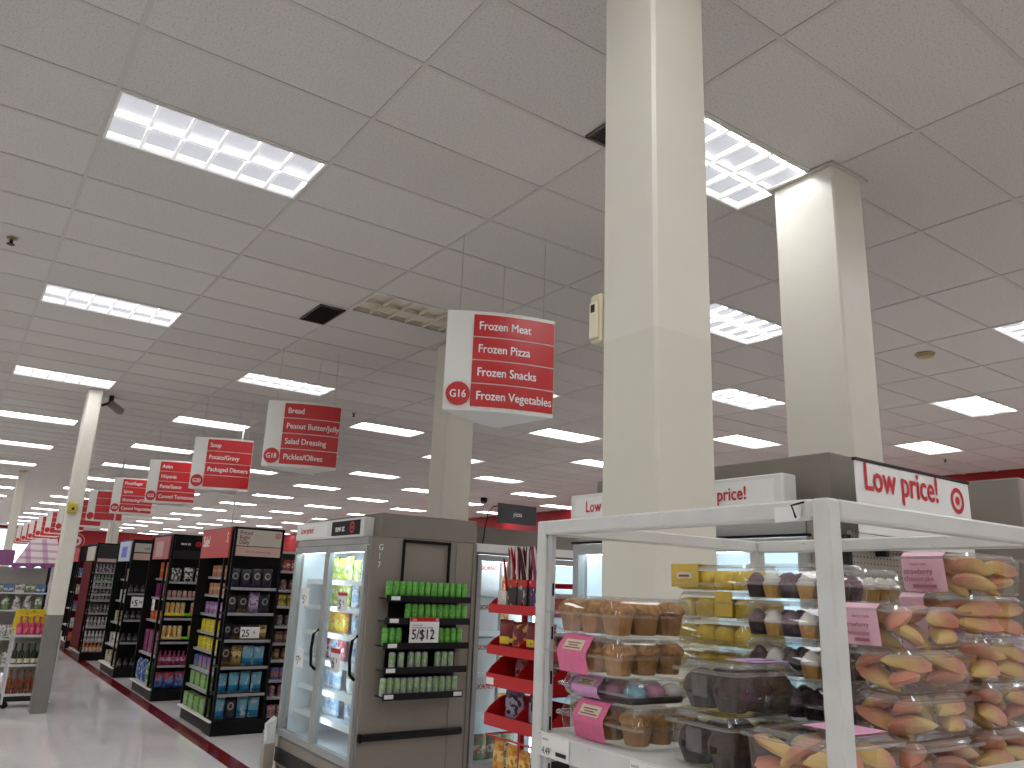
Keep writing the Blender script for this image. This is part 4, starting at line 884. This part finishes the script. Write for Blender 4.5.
yl = pkg('amber_bag', (206, 150, 50), (226, 190, 110), (180, 110, 40), .4, .7, 6)
row('amber_bag', pm('bag', .11, .20, .04), 4, YA+.06, YB-.06, XF+.03, .715, yl, 'amber snack bag', 'hanging below the lowest red bin', 'snack bag', axis='y', left='near end')
# ------------------------------------------------------------------ bakery rack in front
BEFORE = set(o.name for o in bpy.data.objects)
RX0, RX1, RY0, RY1, RT, SZ, TB = .875, 1.49, .557, 1.18, 1.934, 1.571, .025  # rack and boxes scaled down about the camera; numbers here and below carry it
t = BR = thing('bakery_rack', 'white square-tube bakery rack loaded with clear pastry boxes', 'rack', (RX0, RY0, 0)); LX, LY = RX1-RX0, RY1-RY0
for x in (0, LX-TB):
    for y in (0, LY-TB):
        p = obj('post', MB().cbox(x, x+TB, y, y+TB, .08, RT, .003), RACKW, t)
        obj('caster', MB().lathe([(.03, -.012), (.03, .012)], 14), BLACK, p, (x+TB/2, y+TB/2, .03), (math.pi/2, 0, 0)); obj('caster_stem', MB().box(x+.008, x+.017, y+.003, y+.022, .035, .085), STEEL, p)
for y in (0, LY-TB): obj('top_rail', MB().cbox(TB, LX-TB, y, y+TB, RT-TB, RT, .003), RACKW, t)
for x in (0, LX-TB): obj('top_rail', MB().cbox(x, x+TB, TB, LY-TB, RT-TB, RT, .003), RACKW, t)
slot = MB()
for y in (LY-TB-.012,):
    slot.box(TB*.3, TB*.7, LY-TB-.013, LY-TB-.0005, .5, RT-TB)
obj('slotted_strip', slot, LGREY, t)
hole = MB().box(TB*.44, TB*.58, LY-TB-.0142, LY-TB-.0132, 0, .022).mesh('slot')
for k in range(9): obj('slot', hole, BLACK, t, (0, 0, 1.2+k*.075))
for k, z in enumerate((SZ, 1.12, .68, .25)):
    s_ = obj('shelf', MB().box(TB*.2, LX-TB*.2, TB*.2, LY-TB*.2, z-.012, z), RACKW, t)
    obj('front_lip', MB().cbox(-.004, .006, TB*.8, LY-TB*.9, z-.036, z+.002, .002), RACKW, s_); obj('front_lip', MB().cbox(TB*.8, LX-TB*.8, -.004, .006, z-.036, z+.002, .002), RACKW, s_)
fold = obj('fold_out_shelf', MB().cbox(.215, LX, -.19, -.006, 1.588, 1.608, .002), WHITE, t); obj('end_cap', MB().box(.211, .215, -.19, -.006, 1.588, 1.606), BLACK, fold)
# torn tape on the top rail
obj('tape', MB().quad((-.0008, .045, RT-.026), (-.0008, .08, RT-.028), (-.0008, .08, RT-.008), (-.0008, .045, RT-.008)).quad((-.001, .045, RT-.026), (-.008, .035, RT-.024), (-.008, .033, RT-.008), (-.001, .045, RT-.008)), CARD, t)
obj('tape_mark', MB().tube([(-.009, .028, RT-.005), (-.010, .046, RT-.008), (-.009, .041, RT-.024)], .0015, 5), BLACK, t)
def shelf_tag(y, w_, num, lab):
    q = price_card(lab, RX0-.0065, y, SZ-.034, w_, .034, num, 'x', size=.014, th=.0015)
    text('BAKERY', .0055, LETK, q, (-.003, w_*.42, .026), FACE_X, .002); obj('bar_code', MB().box(-.0015, -.0005, -w_*.42, -w_*.05, .006, .012), LETK, q)
shelf_tag(1.10, .075, '4.49', 'white 4.49 shelf tag below the muffin boxes'); shelf_tag(.875, .075, '4.99', 'white 4.99 shelf tag below the chocolate muffins')
# clear boxes
PET = clear('clear_pet', (253, 254, 254), .06, .04, .012); PETR = clear('clear_pet_rim', (244, 247, 247), .13, .1, .13)
def rrect(w_, d, r, z, n=4, cx=0, cy=0):
    P = []
    for qx, qy, a0 in ((1, 1, 0), (-1, 1, 90), (-1, -1, 180), (1, -1, 270)):
        for k in range(n+1):
            a = math.radians(a0+90*k/n); P.append((cx+qx*(w_/2-r)+r*math.cos(a), cy+qy*(d/2-r)+r*math.sin(a), z))
    return P
def clamshell(label, x0, x1, y0, y1, z0, z1, rim=.55, group='clear bakery boxes on the rack', sleeve=None, sleeve_y=None, text_lines=None, rz=0, cat='pastry box', name='pastry_box'):
    w_, d, h_ = x1-x0, y1-y0, z1-z0; zr = h_*rim
    t = thing(name, label, cat, ((x0+x1)/2, (y0+y1)/2, z0), rz, group)
    i = .008
    obj('tray', MB().loft([rrect(w_-2*i-.018, d-2*i-.018, .012, .0006), rrect(w_-2*i-.008, d-2*i-.008, .014, .004), rrect(w_-2*i, d-2*i, .014, zr)], True, False), PET, t, smooth=50)
    obj('rim', MB().loft([rrect(w_-2*i, d-2*i, .014, zr-.0015), rrect(w_-.002, d-.002, .016, zr-.0015), rrect(w_-.002, d-.002, .016, zr+.003), rrect(w_-2*i, d-2*i, .014, zr+.003)], False, False), PETR, t, smooth=40)
    obj('lid', MB().loft([rrect(w_-2*i-.001, d-2*i-.001, .014, zr+.003), rrect(w_-2*i-.012, d-2*i-.012, .014, h_-.006), rrect(w_-2*i-.022, d-2*i-.022, .012, h_-.0008), rrect(w_-2*i-.034, d-2*i-.034, .01, h_-.0008), rrect(w_-2*i-.038, d-2*i-.038, .01, h_-.003)], False, True), PET, t, smooth=40)
    obj('lid_edge', MB().loft([rrect(w_-2*i-.011, d-2*i-.011, .014, h_-.0075), rrect(w_-2*i-.0095, d-2*i-.0095, .015, h_-.0065), rrect(w_-2*i-.019, d-2*i-.019, .012, h_-.0004), rrect(w_-2*i-.024, d-2*i-.024, .012, h_-.0004)], False, False), PETR, t, smooth=40)
    if sleeve:
        mt, sy0, sy1, drop, topw = sleeve
        a = -w_/2; e = .0012
        P = [(a+topw, h_+e), (a+.018, h_+e), (a+.012, h_-.005), (a-e, zr+.005), (a-e, zr-.004), (a+.006, h_*drop)]
        s_ = obj('label_sleeve', MB().loft([[(px_, y, pz) for px_, pz in P] for y in (sy0, sy1)], False, False, False), mt, t)
        # name plate printed on the sleeve
        ym, hw = (sy0+sy1)/2, (sy1-sy0)*.32
        def on_sl(u, v, off=.0009):   # v: 0 at upper edge of sloped part, 1 at rim
            xx = (a+.012)*(1-v)+(a-e)*v; zz = (h_-.005)*(1-v)+(zr+.005)*v
            return (xx-off*.9, u, zz+off*.3)
        obj('name_plate', MB().quad(on_sl(ym-hw, .08), on_sl(ym+hw, .08), on_sl(ym+hw, .92), on_sl(ym-hw, .92)), mat('label_cream', (226, 214, 190), .5), s_)
        for q in ((.3, .4, .7), (.5, .6, .5), (.7, .8, .85)): obj('print_line', MB().quad(on_sl(ym-hw*q[2], q[0], .0018), on_sl(ym+hw*q[2], q[0], .0018), on_sl(ym+hw*q[2], q[1], .0018), on_sl(ym-hw*q[2], q[1], .0018)), mat('label_ink', (150, 96, 84), .5), s_)
    return t
PINK = mat('hot_pink_paper', (226, 112, 154), .45, var=.06, scale=90); LPINK = mat('pale_pink_paper', (236, 190, 204), .45, var=.02, scale=90); LILAC = mat('lilac_paper', (214, 160, 206), .45, var=.03, scale=90); YPAP = mat('yellow_paper', (222, 190, 84), .45, var=.04, scale=90)
# muffins
def muffin_top(r, h_, seed):
    random.seed(seed); return MB().lathe([(r*.93, 0), (r*1.08, h_*.12), (r*1.1, h_*.35), (r*.95, h_*.65), (r*.6, h_*.92), (r*.2, h_)], 14, jit=.035).mesh('muffin_top', 70)
def muffin_cup(r, h_):
    mb = MB(); R = []
    for z, q in ((0, .74), (h_, 1.0)):
        R.append([(r*q*(1+.025*(-1)**k)*math.cos(2*math.pi*k/24), r*q*(1+.025*(-1)**k)*math.sin(2*math.pi*k/24), z) for k in range(24)])
    return mb.loft(R).mesh('paper_cup')
MUFG = mat('golden_muffin', (180, 132, 82), .8, var=.38, scale=110, bump=.9, bscale=260); CUPG = mat('golden_cup', (166, 120, 70), .75, var=.2, scale=60)
MUFC = mat('chocolate_muffin', (50, 28, 18), .7, var=.35, scale=60, bump=.6, bscale=200); CUPC = mat('brown_cup', (40, 22, 15), .7, var=.1, scale=60)
mt_g = [muffin_top(.0235, .022, k) for k in range(3)]; mc_g = muffin_cup(.0225, .032); mt_c = [muffin_top(.0275, .038, 10+k) for k in range(3)]; mc_c = muffin_cup(.027, .02)
random.seed(21)
def muffins(x0, x1, y0, y1, z, nx, ny, tops, cup, mt, mc, hcup, what, where, name='muffin', sc=1.0):
    for a in range(nx):
        for b in range(ny):
            x = x0+(x1-x0)*(a+.5)/nx; y = y0+(y1-y0)*(b+.5)/ny
            o = thing(name, '%s %s, %s from near end, %s deep' % (what, where, on(b), on(a)), 'muffin' if 'muffin' in what else 'cupcake', (x, y, z), random.uniform(0, 6), what+'s '+where)
            o.scale = sc if isinstance(sc, tuple) else (sc, sc, sc)
            obj('paper_cup', cup, mc, o); obj('muffin_top', random.choice(tops), mt, o, (0, 0, hcup))
def muffin_box(lab, where, x0, x1, y0, y1, z0, z1, nx, ny, sleeve, sc=1.0):
    clamshell(lab, x0, x1, y0, y1, z0, z1, .52, sleeve=sleeve)
    muffins(x0+.018, x1-.018, y0+.018, y1-.018, z0+.003, nx, ny, mt_g, mc_g, MUFG, CUPG, .030*1, 'golden muffin', where, sc=sc)
muffin_box('clear box of golden muffins on top of the left stack, no sleeve', 'in the top left box', .880, 1.088, .962, 1.172, 1.738, 1.803, 3, 3, None, (1.2, 1.2, 1.1))
muffin_box('clear box of golden muffins with a hot pink sleeve, second from the top', 'in the second box with pink sleeve', .880, 1.080, .957, 1.170, 1.675, 1.736, 3, 3, (PINK, -.03, .05, .02, .035), (1.16, 1.16, 1.03))
cl = clamshell('shallow dark-based box with a lilac pink sleeve, third in the muffin stack', .907, 1.057, .952, 1.160, 1.634, 1.673, .42, sleeve=(LILAC, -.02, .05, .1, .03))
obj('dark_tray', MB().loft([rrect(.118, .172, .012, .002), rrect(.13, .184, .012, .013)], True, True), mat('black_tray', (30, 28, 30), .3), cl)
FROS = [('pale blue', (130, 180, 196)), ('pink', (206, 140, 170)), ('white', (220, 214, 210)), ('lilac', (170, 140, 180))]
mini = MB().lathe([(.017, 0), (.019, .006), (.016, .012), (.006, .018)], 12, jit=.05).mesh('frosted_cookie', 60)
for a in range(3):
    for b in range(4):
        nm, c_ = FROS[(a+b) % 4]
        tag(obj('frosted_cookie', mini, mat('frosting_'+nm.replace(' ', '_'), c_, .5, var=.15, scale=80), None, (.942+a*.04, .982+b*.049, 1.6475)), '%s frosted cookie in the lilac sleeve box, %s from near end, %s deep' % (nm, on(b), on(a)), 'cookie', 'frosted cookies in the lilac sleeve box')
muffin_box('clear box of golden muffins with a hot pink sleeve, bottom of the stack', 'in the bottom box with pink sleeve', .900, 1.082, .930, 1.155, SZ+.001, 1.632, 3, 3, (PINK, -.03, .05, .02, .04), (1.12, 1.12, 1.02))
# chocolate muffins
def choc_box(lab, where, x0, x1, y0, y1, z0, z1, lilac=False, rz=0):
    c = clamshell(lab, x0, x1, y0, y1, z0, z1, .80, rz=rz)
    muffins(x0+.016, x1-.016, y0+.012, y1-.012, z0+.003, 3, 2, mt_c, mc_c, MUFC, CUPC, .018, 'chocolate muffin', where, sc=.97)
    obj('clear_label', MB().quad((-(x1-x0)/2+.004, -.012, (z1-z0)*.3), (-(x1-x0)/2+.004, .018, (z1-z0)*.3), (-(x1-x0)/2+.003, .018, (z1-z0)*.74), (-(x1-x0)/2+.003, -.012, (z1-z0)*.74)), clear('label_film', (236, 234, 232), .06, .25, .06), c)
    if lilac:
        l = obj('lilac_label', MB().box(-.005, .075, -.035, .02, (z1-z0), (z1-z0)+.001), mat('lilac_label', (206, 174, 214), .5), c)
        obj('print_line', MB().box(.005, .065, -.02, -.012, (z1-z0)+.001, (z1-z0)+.0014), mat('violet_ink', (110, 70, 140), .5), l)
choc_box('clear box of chocolate muffins, lower of the pair', 'in the lower chocolate box', .908, 1.075, .752, .892, SZ+.001, 1.646)
choc_box('clear box of chocolate muffins with a lilac label, upper of the pair', 'in the upper chocolate box', .915, 1.082, .750, .882, 1.648, 1.717, True)
# yellow cakes
YC = mat('lemon_cake', (222, 190, 66), .6, var=.14, scale=50, bump=.3, bscale=150); cake = MB().loft([rrect(.036, .036, .010, 0), rrect(.042, .042, .012, .004), rrect(.042, .042, .012, .026), rrect(.03, .03, .010, .034)]).mesh('lemon_cake', 50)
for k in range(6):
    z = SZ+.001+k*.0495; nm = 'top' if k == 5 else on(k)+' from bottom'
    c = clamshell('clear box of yellow lemon cakes, %s of its stack' % nm, 1.143, 1.270, .915, 1.110, z, z+.0485, .25 if k != 4 else .6, group='boxes of lemon cakes')
    if k in (4, 5): obj('yellow_sleeve', MB().box(-.0615, -.0605, .02 if k == 5 else -.06, .09 if k == 5 else -.02, .006, .049).box(-.0605, .03, .02 if k == 5 else -.06, .09 if k == 5 else -.02, .0486, .0492), YPAP, c)
    if k == 5:
        obj('print_line', MB().box(-.0625, -.0616, .035, .075, .022, .034), mat('label_cream', (226, 214, 190), .5), c); obj('print_line', MB().box(-.0632, -.0626, .042, .068, .025, .029), mat('ochre_ink', (130, 96, 40), .5), c)
    for a in range(2):
        for b in range(4):
            tag(obj('lemon_cake', cake, YC, None, (1.176+a*.058, .942+b*.0465, z+.003), (0, 0, random.uniform(-.2, .2))), 'yellow lemon cake in the %s box, %s from near end, %s deep' % (nm, on(b), on(a)), 'cake', 'lemon cakes in the %s box' % nm)
# mini cupcake trays
swirl = MB().lathe([(.018, 0), (.0195, .004), (.016, .008), (.0165, .011), (.011, .015), (.011, .017), (.004, .023)], 14, jit=.03).mesh('frosting', 60); ccup = muffin_cup(.0185, .022)
FR_W = mat('white_frosting', (232, 228, 220), .5, var=.03, scale=80); FR_D = mat('chocolate_frosting', (66, 40, 44), .45, var=.2, scale=80); FR_P = mat('mauve_frosting', (120, 92, 104), .5, var=.3, scale=150)
CK_V = mat('vanilla_cupcake', (206, 160, 84), .7, var=.1, scale=60); CK_D = mat('dark_cupcake', (52, 36, 42), .6, var=.1, scale=60)
def cup_tray(lab, x0, x1, y0, y1, z, h_, pat, where):
    clamshell(lab, x0, x1, y0, y1, z, z+h_, .42, group='trays of mini cupcakes')
    nx, ny = 3, 5
    for a in range(nx):
        for b in range(ny):
            kind_ = pat[(b+a*2) % len(pat)]
            x = x0+.014+(x1-x0-.028)*(a+.5)/nx; y = y0+.014+(y1-y0-.028)*(b+.5)/ny
            fr, ck, nm = dict(w=(FR_W, CK_V, 'white-frosted vanilla cupcake'), d=(FR_P, CK_D, 'dark chocolate cupcake'), k=(FR_D, CK_D, 'plain chocolate cupcake'))[kind_]
            o = thing('cupcake', '%s %s from near end, %s deep' % (nm+' '+where+',', on(b), on(a)), 'cupcake', (x, y, z+.003), 0, 'mini cupcakes '+where); o.scale = (.92, .92, .92)
            obj('paper_cup', ccup, ck, o); obj('frosting', swirl, fr, o, (0, 0, .0215), (0, 0, random.uniform(0, 6)))
pats = ['kdkdk', 'dkdkd', 'dwkwk', 'dwdwd', 'dwdwd']
for k in range(5):
    nm = ['bottom', 'second', 'third', 'fourth', 'top'][k]
    cup_tray('clear tray of mini cupcakes, %s of the five-high stack' % nm, 1.088, 1.213, .708, .903, SZ+.001+k*.0592, .058, pats[k], 'in the %s tray' % nm)
for k in range(5):
    nm = ['bottom', 'second', 'third', 'fourth', 'top'][k]
    cup_tray('clear tray of white cupcakes behind the pink-sleeve cookie boxes, %s' % nm, 1.275, 1.395, .76, .90, SZ+.001+k*.0592, .058, 'ww' if k == 4 else 'dw', 'in the rear %s tray' % nm)
# shell cookies
def madeleine(seed):
    random.seed(seed); mb = MB(); rings = []; n = 20
    for q, zz in ((.0, 0), (.75, -.002), (1.0, .004), (.93, .009), (.7, .015), (.35, .0185), (.05, .019)):
        R = []
        for k in range(n):
            a = 2*math.pi*k/n; c_, s_ = math.cos(a), math.sin(a)
            L_ = .040*(1+.22*max(0, -c_)**2); W_ = .0235*(1-.28*max(0, -c_)**1.5)
            rib = 1+.035*(-1)**k*(1 if q > .3 else 0)
            R.append((L_*c_*q*rib, W_*s_*q*rib*(1-.25*abs(min(0, c_))), zz))
        rings.append(R)
    mb.loft(rings); return mb.mesh('shell_cookie', 60)
SHELL = [madeleine(k) for k in range(2)]
COOK = two_tone('strawberry_cookie', (222, 188, 116), (212, 142, 116), .65)
random.seed(5)
def cookie_box(lab, where, x0, x1, y0, y1, z0, z1, sleeve=None, n=12, wording=False):
    c = clamshell(lab, x0, x1, y0, y1, z0, z1, .86, group='boxes of strawberry shell cookies')
    w_, d, h_ = x1-x0, y1-y0, z1-z0
    k = 0
    nx = max(2, int((w_-.03)/.052)); ny = max(2, int((d-.02)/.040))
    for lay in range(2):
        for b in range(ny):
            for a in range(nx):
                if 0 < a < nx-1 and 0 < b < ny-1 and lay == 0: continue
                x = x0+.044+(w_-.088)*(a/(nx-1)); y = y0+.032+(d-.064)*(b/(ny-1)); z = z0+.014+lay*(h_*.38)
                lean = random.uniform(.25, .75)
                side = b/(ny-1) < a/(nx-1)*.0+.4          # near row leans to the near face, the rest to the left face
                yawz = random.uniform(-.5, .5) if side else random.uniform(1.1, 2.0)
                tag(obj('shell_cookie', random.choice(SHELL), COOK, None, (x+random.uniform(-.005, .005), y, z), (lean if side else random.uniform(-.3, .3), random.uniform(-.25, .25) if side else -lean*.8, yawz+(math.pi if random.random() < .5 else 0)), random.uniform(.82, .92)),
                    'shell cookie %s, %s layer, %s row, %s along' % (where, ('lower', 'upper')[lay], on(b), on(a)), 'cookie', 'shell cookies '+where)
    if sleeve:
        a = -w_/2; s0, s1 = sleeve
        s_ = obj('pink_sleeve', MB().loft([[(px_, y, pz) for px_, pz in ((a+.075, h_+.0012), (a+.012, h_+.0012), (a+.001, h_*.9), (a+.001, h_*.84), (a+.008, .002))] for y in (s0, s1)], False, False, False), LPINK, c)
        if wording:
            ym = s1-.008; ink = mat('rose_ink', (150, 78, 96), .5)
            for q, tx in enumerate(('strawberry', 'cheesecake')): text(tx, .0125 if s1-s0 > .06 else .0096, ink, s_, (a-.0005, s1-.004, h_*.46-q*.0115), FACE_X, .014)
            text('bakery made', .006, ink, s_, (a-.0005, s1-.016, h_*.68), FACE_X, .01); obj('ink_bar', MB().box(a, a+.001, s0+.014, s1-.018, h_*.12, h_*.2), mat('rose_bar', (170, 96, 110), .5), s_)
    return c
for k in range(4):
    nm = ['bottom', 'third', 'second', 'top'][k]
    z = SZ+.001+k*.0592
    cookie_box('clear box of pink shell cookies, %s of the left cookie stack' % nm, 'in the %s left-stack box' % nm, 1.076, 1.262, .588, .700, z, z+.0585, (-.012, .042) if k == 3 else None, wording=(k == 3))
for k in range(5):
    nm = ['bottom', 'fourth', 'third', 'second', 'top'][k]
    z = SZ+.001+k*.0642
    cookie_box('clear box of pink shell cookies, %s of the right cookie stack' % nm, 'in the %s right-stack box' % nm, 1.284, 1.450, .588, .735, z, z+.0632, (-.018, .052) if k == 4 else ((.02, .06) if k in (2, 3) else None), wording=(k == 4))
cb = cookie_box('clear box of shell cookies behind the rack corner post, pink label on its lid', 'in the box behind the corner post', .902, 1.070, .590, .742, SZ+.001, 1.645)
obj('pink_label', MB().box(.0, .07, -.05, .03, .0735, .0745), mat('bright_pink_label', (238, 176, 208), .5), cb)
text('SANTA ANA', .006, LETK, cb, (-.0835, .02, .064), FACE_X, .01)
# the rack and all it carries turned a little to fit the image
RR = Matrix.Translation((RX0, RY0, 0)) @ Matrix.Rotation(math.radians(-2.4), 4, 'Z') @ Matrix.Translation((-RX0, -RY0, 0))
for o in list(bpy.data.objects):
    if o.name in BEFORE or o.parent: continue
    o.location = RR @ o.location; o.rotation_euler = (RR.to_3x3() @ o.rotation_euler.to_matrix()).to_euler()
# ------------------------------------------------------------------ bottle rack and awning stall on the left of the walkway
t = thing('bottle_rack', 'white shelf rack of bottles behind the slim left column', 'rack', (.985, 12.9, 0)); WR = .58
RKW = mat('left_rack_white', (206, 206, 204), .4)
for x in (0, WR-.025):
    for y in (0, .375): obj('post', MB().box(x, x+.025, y, y+.025, .06, 1.0 if y == 0 else 1.14), RKW, t)
obj('base', MB().box(0, WR, .02, .4, .09, .17), DARK, t)
for x in (.05, WR-.05):
    for y in (.06, .34): obj('caster', MB().lathe([(.045, -.015), (.045, .015)], 12), BLACK, t, (x, y, .045), (math.pi/2, 0, 0))
zs_ = [.19, .565, .945]
for z in zs_: obj('shelf', MB().box(.0, WR, -.004, .4, z-.03, z), RKW, t)
obj('back_sheet', MB().box(.025, WR-.025, .385, .395, .19, 1.1), mat('rack_back', (150, 146, 140), .6), t)
amb = pkg('amber_liquor', (120, 50, 26), (70, 40, 40), (160, 84, 40), .15, .3, 4, rough=.2); grn = pkg('green_gold_bottle', (36, 50, 34), (226, 220, 196), (30, 40, 30), .05, .26, 3, rough=.25, thr=.75); pkb = pkg('pink_spray', (206, 60, 120), (226, 110, 150), (190, 60, 60), .1, .4, 3)
row('liquor_bottle', pm('bottle', .034, .30, .35), 7, 1.015, 1.535, 12.96, .19, amb, 'amber bottle', 'bottom shelf of the left bottle rack', 'bottle')
row('wine_bottle', pm('bottle', .034, .27, .4), 7, 1.015, 1.535, 12.96, .565, grn, 'dark green bottle with gold neck', 'middle shelf of the left bottle rack', 'bottle')
gold = mat('gold_foil', (190, 150, 60), .3, metal=.5)
row('pink_bottle', pm('bottle', .036, .24, .45), 7, 1.015, 1.535, 12.96, .945, pkb, 'pink bottle', 'top shelf of the left bottle rack', 'bottle')
yb_ = pkg('yellow_display_box', (214, 190, 26), (224, 204, 50), (150, 130, 30), .4, .6, 6, thr=.62)
row('yellow_box', pm('carton', .19, .1, .16), 3, .99, 1.56, 13.22, 1.16-.215, yb_, 'yellow box', 'behind the pink bottles', 'box')
row('yellow_box', pm('carton', .19, .1, .16), 3, .99, 1.56, 13.22, 1.161-.055, yb_, 'upper yellow box', 'stacked behind the pink bottles', 'box')
# stall with awning
t = thing('awning_stall', 'stall with purple striped cloth awning and white posts beyond the bottle rack', 'stall', (.55, 14.9, 0))
PUR = mat('awning_purple', (142, 84, 132), .7, var=.04, scale=9)
def plaid():
    M = mat('plaid_cloth', (190, 170, 176), .7)
    nt = M.node_tree; N = nt.nodes; L = nt.links; b = N['Principled BSDF']; tc = N.new('ShaderNodeTexCoord'); cols = None
    prev = None
    for rot in (0, 1):
        wv = N.new('ShaderNodeTexWave'); wv.bands_direction = 'X' if rot == 0 else 'Z'; wv.inputs['Scale'].default_value = 1.3 if rot == 0 else 2.6; L.new(tc.outputs['Object'], wv.inputs['Vector'])
        gt = N.new('ShaderNodeMath'); gt.operation = 'GREATER_THAN'; gt.inputs[1].default_value = .78; L.new(wv.outputs['Fac'], gt.inputs[0])
        ml = N.new('ShaderNodeMath'); ml.operation = 'MULTIPLY'; ml.inputs[1].default_value = .55; L.new(gt.outputs[0], ml.inputs[0])
        mx = N.new('ShaderNodeMix'); mx.data_type = 'RGBA'; mx.inputs[7].default_value = lin((140, 66, 120)); mx.inputs[6].default_value = lin((206, 190, 192))
        L.new(ml.outputs[0], mx.inputs[0])
        if prev: L.new(prev.outputs[2], mx.inputs[6])
        prev = mx
    L.new(prev.outputs[2], b.inputs['Base Color']); return M
for x, y in ((.0, .04), (.95, .04), (.0, .9), (.95, .9)): obj('post', MB().box(x, x+.03, y, y+.03, 0, 1.86), RKW, t)
obj('awning_front', MB().quad((-.35, -.05, 1.86), (.40, -.05, 1.86), (.40, -.02, 2.10), (-.35, -.02, 2.10)).quad((-.35, -.045, 1.86), (.40, -.045, 1.86), (.40, -.015, 2.10), (-.35, -.015, 2.10)), PUR, t)
obj('awning_roof', MB().loft([[(.40, -.05, 1.88), (1.04, -.05, 1.92), (1.04, .9, 2.34), (.66, .9, 2.30)], [(.40, -.05, 1.885), (1.04, -.05, 1.925), (1.04, .9, 2.345), (.66, .9, 2.305)]]), plaid(), t)
vp_ = [(.38+.66*k/22, -.055-.004*(k % 2), 1.90+.04*k/22*.6) for k in range(23)]
obj('valance', MB().loft([[(a, b, c_-.07-.02*math.sin(k*.9)) for k, (a, b, c_) in enumerate(vp_)], vp_], False, False, False), PUR, t)
for z in (.35, .75, 1.18, 1.45): obj('shelf', MB().box(.03, .95, .05, .5, z-.02, z), RKW, t)
obj('back_sheet', MB().box(.03, .95, .52, .54, .2, 1.84), mat('stall_back', (170, 166, 160), .6), t)
whp = pkg('white_jug', (214, 212, 206), (190, 186, 180), (120, 116, 110), .3, .6, 5); grp_ = pkg('green_white_tub', (120, 150, 100), (214, 212, 200), (90, 110, 70), .4, .8, 5); bltub = pkg('blue_tub', (90, 130, 170), (210, 214, 216), (70, 100, 140), .2, .5, 5)
row('white_jug', pm('bottle', .06, .22, .25, .5), 6, .6, 1.48, 15.06, 1.18, [whp, whp, grp_], ['white jug', 'white jug', 'green and white jug'], 'lower shelf of the awning stall', 'jug')
row('tub', pm('carton', .13, .1, .13), 6, .6, 1.48, 15.06, 1.45, [whp, grp_, bltub], ['white tub', 'green tub', 'blue tub'], 'top shelf of the awning stall', 'tub')
row('tub', pm('carton', .13, .1, .2), 6, .6, 1.48, 15.06, .75, [whp, yb_, whp], ['white pack', 'yellow pack', 'white pack'], 'third shelf of the awning stall', 'pack')
row('tub', pm('carton', .13, .1, .2), 6, .6, 1.48, 15.06, .35, [grp_, whp], ['green pack', 'white pack'], 'low shelf of the awning stall', 'pack')
